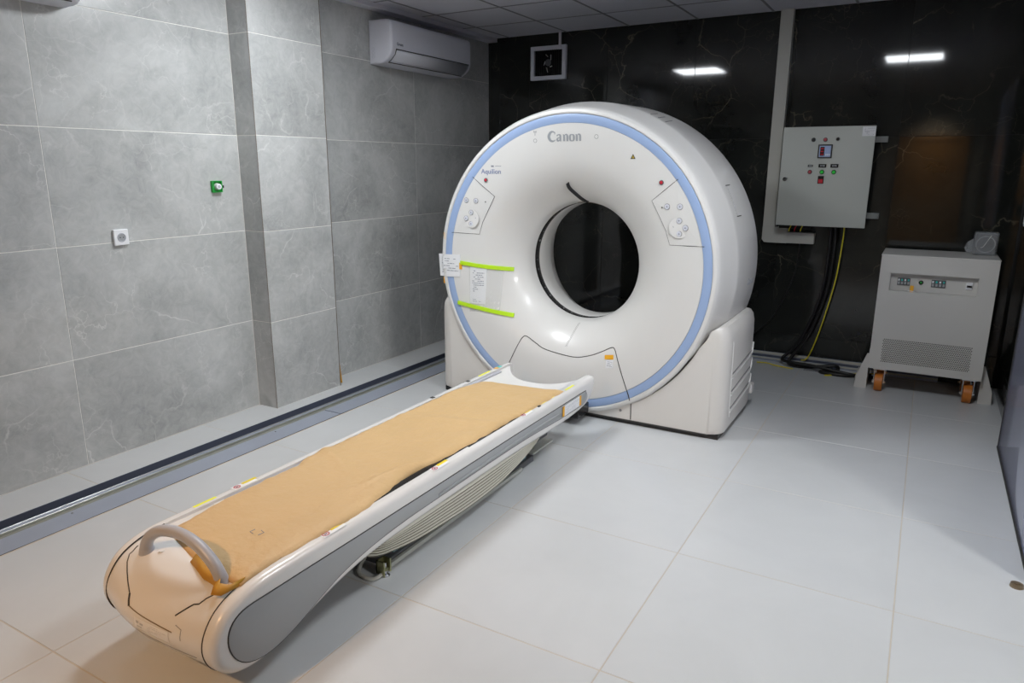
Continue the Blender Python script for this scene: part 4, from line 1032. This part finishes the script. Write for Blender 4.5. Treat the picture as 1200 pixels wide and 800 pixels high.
obj('meter_bezel', bx(x-0.045, x+0.045, cabY-0.0105, cabY-0.0098, z-0.045, z+0.045), MAT['grey_dark'], mt)
obj('meter_face', bx(x-0.040, x+0.040, cabY-0.0115, cabY-0.0095, z-0.040, z+0.040), MAT['screen'], mt)
obj('meter_display', bx(x-0.034, x-0.004, cabY-0.0125, cabY-0.011, z-0.032, z+0.032), MAT['black'], mt)
for i in range(3): obj('meter_digits', bx(x-0.030, x-0.009, cabY-0.0130, cabY-0.0122, z+0.014-0.020*i, z+0.024-0.020*i), MAT['red'], mt)
for i in range(3): obj('meter_key', bx(x+0.006+0.012*i, x+0.013+0.012*i, cabY-0.0125, cabY-0.011, z-0.032, z-0.018), MAT['paper'], mt)
for u, wd in ((.338, .036), (.472, .055), (.603, .055)):
    xx, zz = cpos(u, .614); zt = obj('name_plate', bx(xx-wd/2, xx+wd/2, cabY-0.003, cabY, zz-(0.008 if wd < .04 else 0.013), zz+(0.008 if wd < .04 else 0.013)), MAT['black'], dr)
    obj('plate_print', lines_bm([(-wd*.3, -wd*.05, -0.003, 0.003), (wd*0.0, wd*.3, -0.003, 0.003)], lambda a, b, d: Vector((xx+a, cabY-0.0034, zz+b))), MAT['ink_light'], zt)
xx, zz = cpos(.468, .470)
sw = obj('rocker_switch', bx(xx-0.021, xx+0.021, cabY-0.005, cabY, zz-0.026, zz+0.032, bev=0.001), MAT['black'], dr)
obj('rocker', bx(xx-0.016, xx+0.016, cabY-0.011, cabY-0.004, zz-0.022, zz+0.008, bev=0.002), MAT['red'], sw)
xx, zz = cpos(.062, .478)
lk = obj('lock', cyl(bmesh.new(), (xx, cabY, zz), (0, -1, 0), 0.016, 0.008, 18), MAT['chrome'], dr)
obj('lock_slot', tube(bmesh.new(), [(xx-0.006, cabY-0.011, zz-0.004), (xx+0.022, cabY-0.013, zz+0.008)], 0.0055, 6), MAT['chrome'], lk)
xx, zz = cpos(.93, .945)
lbp = obj('paper_label', bx(xx-0.044, xx+0.044, cabY-0.0012, cabY, zz-0.033, zz+0.033), MAT['paper'], dr, label='white paper label at the top right corner of the door')
obj('label_print', lines_bm(script_rects(-0.036, 0.036, -0.026, 0.026, 6, 33, 0.35), lambda a, b, d: Vector((xx+a, cabY-0.0018, zz+b))), MAT['ink'], lbp)
for z in (1.82, 1.25):
    obj('mounting_rail', bx(cx1-0.02, cx1+0.075, YB-0.038, YB-0.004, z-0.022, z+0.022, bev=0.002), MAT['rail_grey'], cb_)
obj('gland_plate', bx(cx0+0.02, cx0+0.26, cabY+0.05, YB-0.03, cz0-0.028, cz0+0.013), MAT['black'], cb_)
for x, m in ((cx0+0.10, 'cable_yellow'), (cx0+0.185, 'cable_yellow'), (cx0+0.14, 'red')):
    obj('short_wire', tube(bmesh.new(), [(x+0.012, cabY+0.048, cz0+0.0), (x, cabY+0.046, cz0-0.03), (x-0.004, cabY+0.06, cz0-0.05)], 0.004, 6), MAT[m], cb_)

# cables down to the floor
def cable(name, pts, r, m, label, grp='loose cables at the foot of the black wall'):
    o = shade_auto(obj(name, tube(bmesh.new(), spline(pts, 8), r, 10), MAT[m]), 60)
    tag(o, label, 'cable', grp); return o
yc = YB-0.10
cable('power_cable', [(0.145, yc, 1.178), (0.150, yc, 1.0), (0.135, yc, 0.7), (0.085, yc, 0.45), (0.02, yc-0.02, 0.25), (-0.07, yc-0.03, 0.10), (-0.10, yc-0.05, 0.035), (-0.02, yc-0.06, 0.016), (0.12, yc-0.02, 0.022), (0.26, yc+0.0, 0.040), (0.27, yc-0.06, 0.016), (0.16, yc-0.14, 0.015), (0.34, yc-0.16, 0.015), (0.52, yc-0.05, 0.015)], 0.0145, 'cable_black', 'thick black cable hanging from the cabinet and looping on the floor')
cable('power_cable', [(0.110, yc+0.02, 1.178), (0.112, yc+0.02, 1.0), (0.10, yc+0.02, 0.7), (0.05, yc+0.02, 0.45), (-0.02, yc+0.02, 0.25), (-0.10, yc+0.02, 0.12), (-0.16, yc, 0.05), (-0.10, yc-0.07, 0.046), (0.10, yc-0.10, 0.045), (0.40, yc-0.12, 0.018), (0.60, yc-0.09, 0.015)], 0.0125, 'cable_black', 'second black cable, left of the thick one, hanging beneath the cabinet')
cable('earth_wire', [(0.205, yc, 1.178), (0.205, yc, 1.05), (0.185, yc, 0.75), (0.135, yc, 0.45), (0.09, yc+0.02, 0.25), (0.045, yc+0.035, 0.10), (0.02, yc+0.01, 0.06), (0.0, yc-0.05, 0.068)], 0.0055, 'cable_yellow', 'yellow green earth wire hanging from the cabinet to the floor')
cable('earth_wire', [(0.20, yc-0.20, 0.006), (0.32, yc-0.13, 0.01), (0.45, yc-0.06, 0.02), (0.60, yc-0.02, 0.03)], 0.0055, 'cable_yellow', 'yellow wire on the floor by the left foot of the wheeled unit')
cable('earth_wire', [(-0.35, yc-0.06, 0.006), (-0.26, yc-0.05, 0.006), (-0.20, yc-0.09, 0.006), (-0.05, yc-0.13, 0.006)], 0.005, 'cable_yellow', 'yellow wire on the floor behind the scanner')
cable('thin_cable', [(-0.12, YB-0.02, 1.01), (-0.13, YB-0.02, 0.80), (-0.20, YB-0.02, 0.55), (-0.30, YB-0.03, 0.35), (-0.45, YB-0.05, 0.20), (-0.60, YB-0.06, 0.10)], 0.006, 'cable_black', 'thin black cable drooping from the cream duct to the scanner')
tag(obj('plastic_scrap', bx(0.03, 0.24, yc-0.12, yc+0.03, 0.0, 0.007, bev=0.003), MAT['bag']), 'flat grey plastic scrap under the looping cable', 'plastic sheet')

# ------------------------------------------------------------------ wheeled UPS cabinet
U0, U1, UY0, UY1, UZ0, UZ1 = 0.512, 1.218, 2.95, 3.40, 0.180, 1.012
up_r = root('ups_cabinet', 'cream steel power unit on orange castors with perforated front', 'power unit', ((U0+U1)/2, (UY0+UY1)/2, 0))
sl_ = 0.0
NX0, NX1, NZ0, NZ1 = U0+0.070, U1-0.105, 0.762, 0.888      # recess
bm = bmesh.new()
box(bm, U0, U1, UY0+0.055, UY1, UZ0, UZ1)
box(bm, U0, U1, UY0, UY0+0.055, UZ0, NZ0); box(bm, U0, U1, UY0, UY0+0.055, NZ1, UZ1-0.004)
box(bm, U0, NX0, UY0, UY0+0.055, NZ0, NZ1); box(bm, NX1, U1, UY0, UY0+0.055, NZ0, NZ1)
obj('housing', bm, MAT['ups'], up_r)
obj('recess_back', bx(NX0, NX1, UY0+0.050, UY0+0.056, NZ0, NZ1), MAT['ups'], up_r)
obj('top_cover', bx(U0-0.002, U1+0.002, UY0-0.002, UY1, UZ1-0.004, UZ1+0.006, bev=0.002), MAT['ups'], up_r)
RB = UY0+0.050
def socketblk(x0, x1):
    b = obj('terminal_block', bx(x0, x1, RB-0.006, RB, 0.800, 0.852), MAT['grey_dark'], up_r)
    n = 4; wdt = (x1-x0)/n
    for k in range(n):
        obj('terminal', bx(x0+wdt*(k+.18), x0+wdt*(k+.82), RB-0.011, RB-0.005, 0.808, 0.826), MAT['grey_panel'], b)
        obj('terminal', bx(x0+wdt*(k+.18), x0+wdt*(k+.70), RB-0.011, RB-0.005, 0.832, 0.845), MAT['teal_print'] if k % 2 else MAT['paper'], b)
socketblk(0.628, 0.708); socketblk(0.838, 0.925)
bm = bmesh.new(); cyl(bm, (0.775, RB, 0.828), (0, -1, 0), 0.015, 0.008, 16); pb = obj('push_button', bm, MAT['black'], up_r)
obj('button_core', cyl(bmesh.new(), (0.775, RB-0.008, 0.828), (0, -1, 0), 0.007, 0.003, 12), MAT['green_box'], pb)
bk = obj('breaker', bx(1.045, 1.083, RB-0.010, RB, 0.802, 0.852, bev=0.001), MAT['paper'], up_r)
obj('breaker_lever', bx(1.049, 1.079, RB-0.016, RB-0.009, 0.818, 0.832), MAT['black'], bk)
tgy = obj('yellow_tag', bx(0.712, 0.735, UY0+0.002, UY0+0.006, 0.755, 0.808), MAT['orange'], up_r, label='orange yellow tag tied in the recess')
obj('tag_tie', tube(bmesh.new(), [(0.700, UY0+0.001, 0.770), (0.745, UY0+0.001, 0.768)], 0.0025, 6), MAT['paper'], tgy)
# perforated grille
bm = bmesh.new()
gx0, gx1, gz0, gz1 = 0.590, 1.140, 0.235, 0.412
nx_, nz_ = 46, 16
for i in range(nx_):
    for j in range(nz_):
        x = gx0+(gx1-gx0)*(i+0.5*(j % 2))/nx_; z = gz0+(gz1-gz0)*(j+.5)/nz_; rr = 0.0042
        bm.faces.new([bm.verts.new((x+rr*math.cos(k*math.pi/3), UY0-0.0005, z+rr*math.sin(k*math.pi/3))) for k in range(6)])
ph = obj('perforation', bm, MAT['seam'], up_r); ph['kind'] = 'stuff'
# castors and triangular outriggers
for x in (0.590, 1.150):
    for y, fr in ((3.02, 1), (3.32, 0)):
        c = obj('castor', box(box(bx(x-0.045, x+0.045, y-0.035, y+0.035, 0.165, 0.181), x-0.036, x-0.031, y-0.03, y+0.03, 0.055, 0.168), x+0.031, x+0.036, y-0.03, y+0.03, 0.055, 0.168), MAT['chrome'], up_r)
        bm = bmesh.new(); cyl(bm, (x-0.026, y, 0.065), (1, 0, 0), 0.065, 0.052, 28)
        bmesh.ops.bevel(bm, geom=[e for e in bm.edges if len(e.link_faces) == 2 and e.calc_face_angle(0) > 1], offset=0.008, segments=2, affect='EDGES')
        shade_auto(obj('wheel', bm, MAT['orange_wheel'], c, label='orange wheel'), 50)
        obj('axle', cyl(bmesh.new(), (x-0.046, y, 0.065), (1, 0, 0), 0.009, 0.092, 10), MAT['chrome'], c)
for s, xo in ((-1, U0-0.006), (1, U1+0.006)):
    pol = [(0, 0.0), (0.075, 0.0), (0.078, 0.075), (0.012, 0.27), (0, 0.27)]
    bm = poly_prism(bmesh.new(), pol, lambda p, q: Vector((xo + s*p[0], 3.03 + 0.004*q, p[1])))
    o = obj('outrigger', bm, MAT['ups'], up_r)
    bm = poly_prism(bmesh.new(), [(0.0, 0.0), (0.30, 0.0), (0.30, 0.27), (0, 0.0755)], lambda p, q: Vector((xo + s*(0.074+0.004*q) , 3.03+p[0], min(p[1], 0.075))))
    obj('outrigger_flange', bx(min(xo+s*0.074, xo+s*0.078), max(xo+s*0.074, xo+s*0.078), 3.03, 3.36, 0.0, 0.075), MAT['ups'], o); bm.free()
    obj('outrigger_web', bx(min(xo-s*0.004, xo), max(xo-s*0.004, xo), 3.03, 3.36, 0.0, 0.30), MAT['ups'], o)

# bagged fan unit on top
bg = root('bagged_fan', 'small square fan unit wrapped in clear plastic on the cream power unit', 'fan', (1.12, 3.27, UZ1+0.006))
z0 = UZ1+0.0065; X0, X1, Y0 = 1.062, 1.205, 3.21
obj('fan_case', bx(X0+0.01, X1-0.008, Y0+0.010, Y0+0.085, z0+0.003, z0+0.150, bev=0.006), MAT['grey_dark'], bg)
obj('fan_ring', tube(bmesh.new(), [((X0+X1)/2+0.055*math.cos(t), Y0+0.007, z0+0.077+0.055*math.sin(t)) for t in [2*math.pi*k/28 for k in range(28)]], 0.004, 6, closed=True), MAT['grey_panel'], bg)
bm = bx(X0, X1, Y0, Y0+0.095, z0, z0+0.160, bev=0.012, seg=3)
bmesh.ops.subdivide_edges(bm, edges=bm.edges[:], cuts=2, use_grid_fill=True)
for v in bm.verts:
    if v.co.z > z0+0.005: v.co += Vector((1, 0.5, 0.3))*mn.noise(v.co*22)*0.007
obj('plastic_bag', bm, MAT['bag'], bg, label='crinkled clear bag')
bm = bmesh.new(); A = [(X0, Y0+0.02, z0+0.01), (X0-0.035, Y0+0.02, z0+0.012), (X0-0.05, Y0+0.03, z0+0.045), (X0-0.028, Y0+0.03, z0+0.065), (X0-0.035, Y0+0.035, z0+0.085), (X0, Y0+0.035, z0+0.11)]
poly_prism(bm, [(a[0], a[2]) for a in A], lambda p, q: Vector((p[0], Y0+0.03+q*0.045, p[1])))
obj('bag_tail', bm, MAT['bag'], bg)
obj('bag_crease', tube(bmesh.new(), spline([(X1-0.045, Y0-0.003, z0+0.14), (X1-0.065, Y0-0.003, z0+0.10), (X1-0.085, Y0-0.003, z0+0.06), (X1-0.10, Y0-0.003, z0+0.055)], 5), 0.002, 5), MAT['rail_white'], bg)
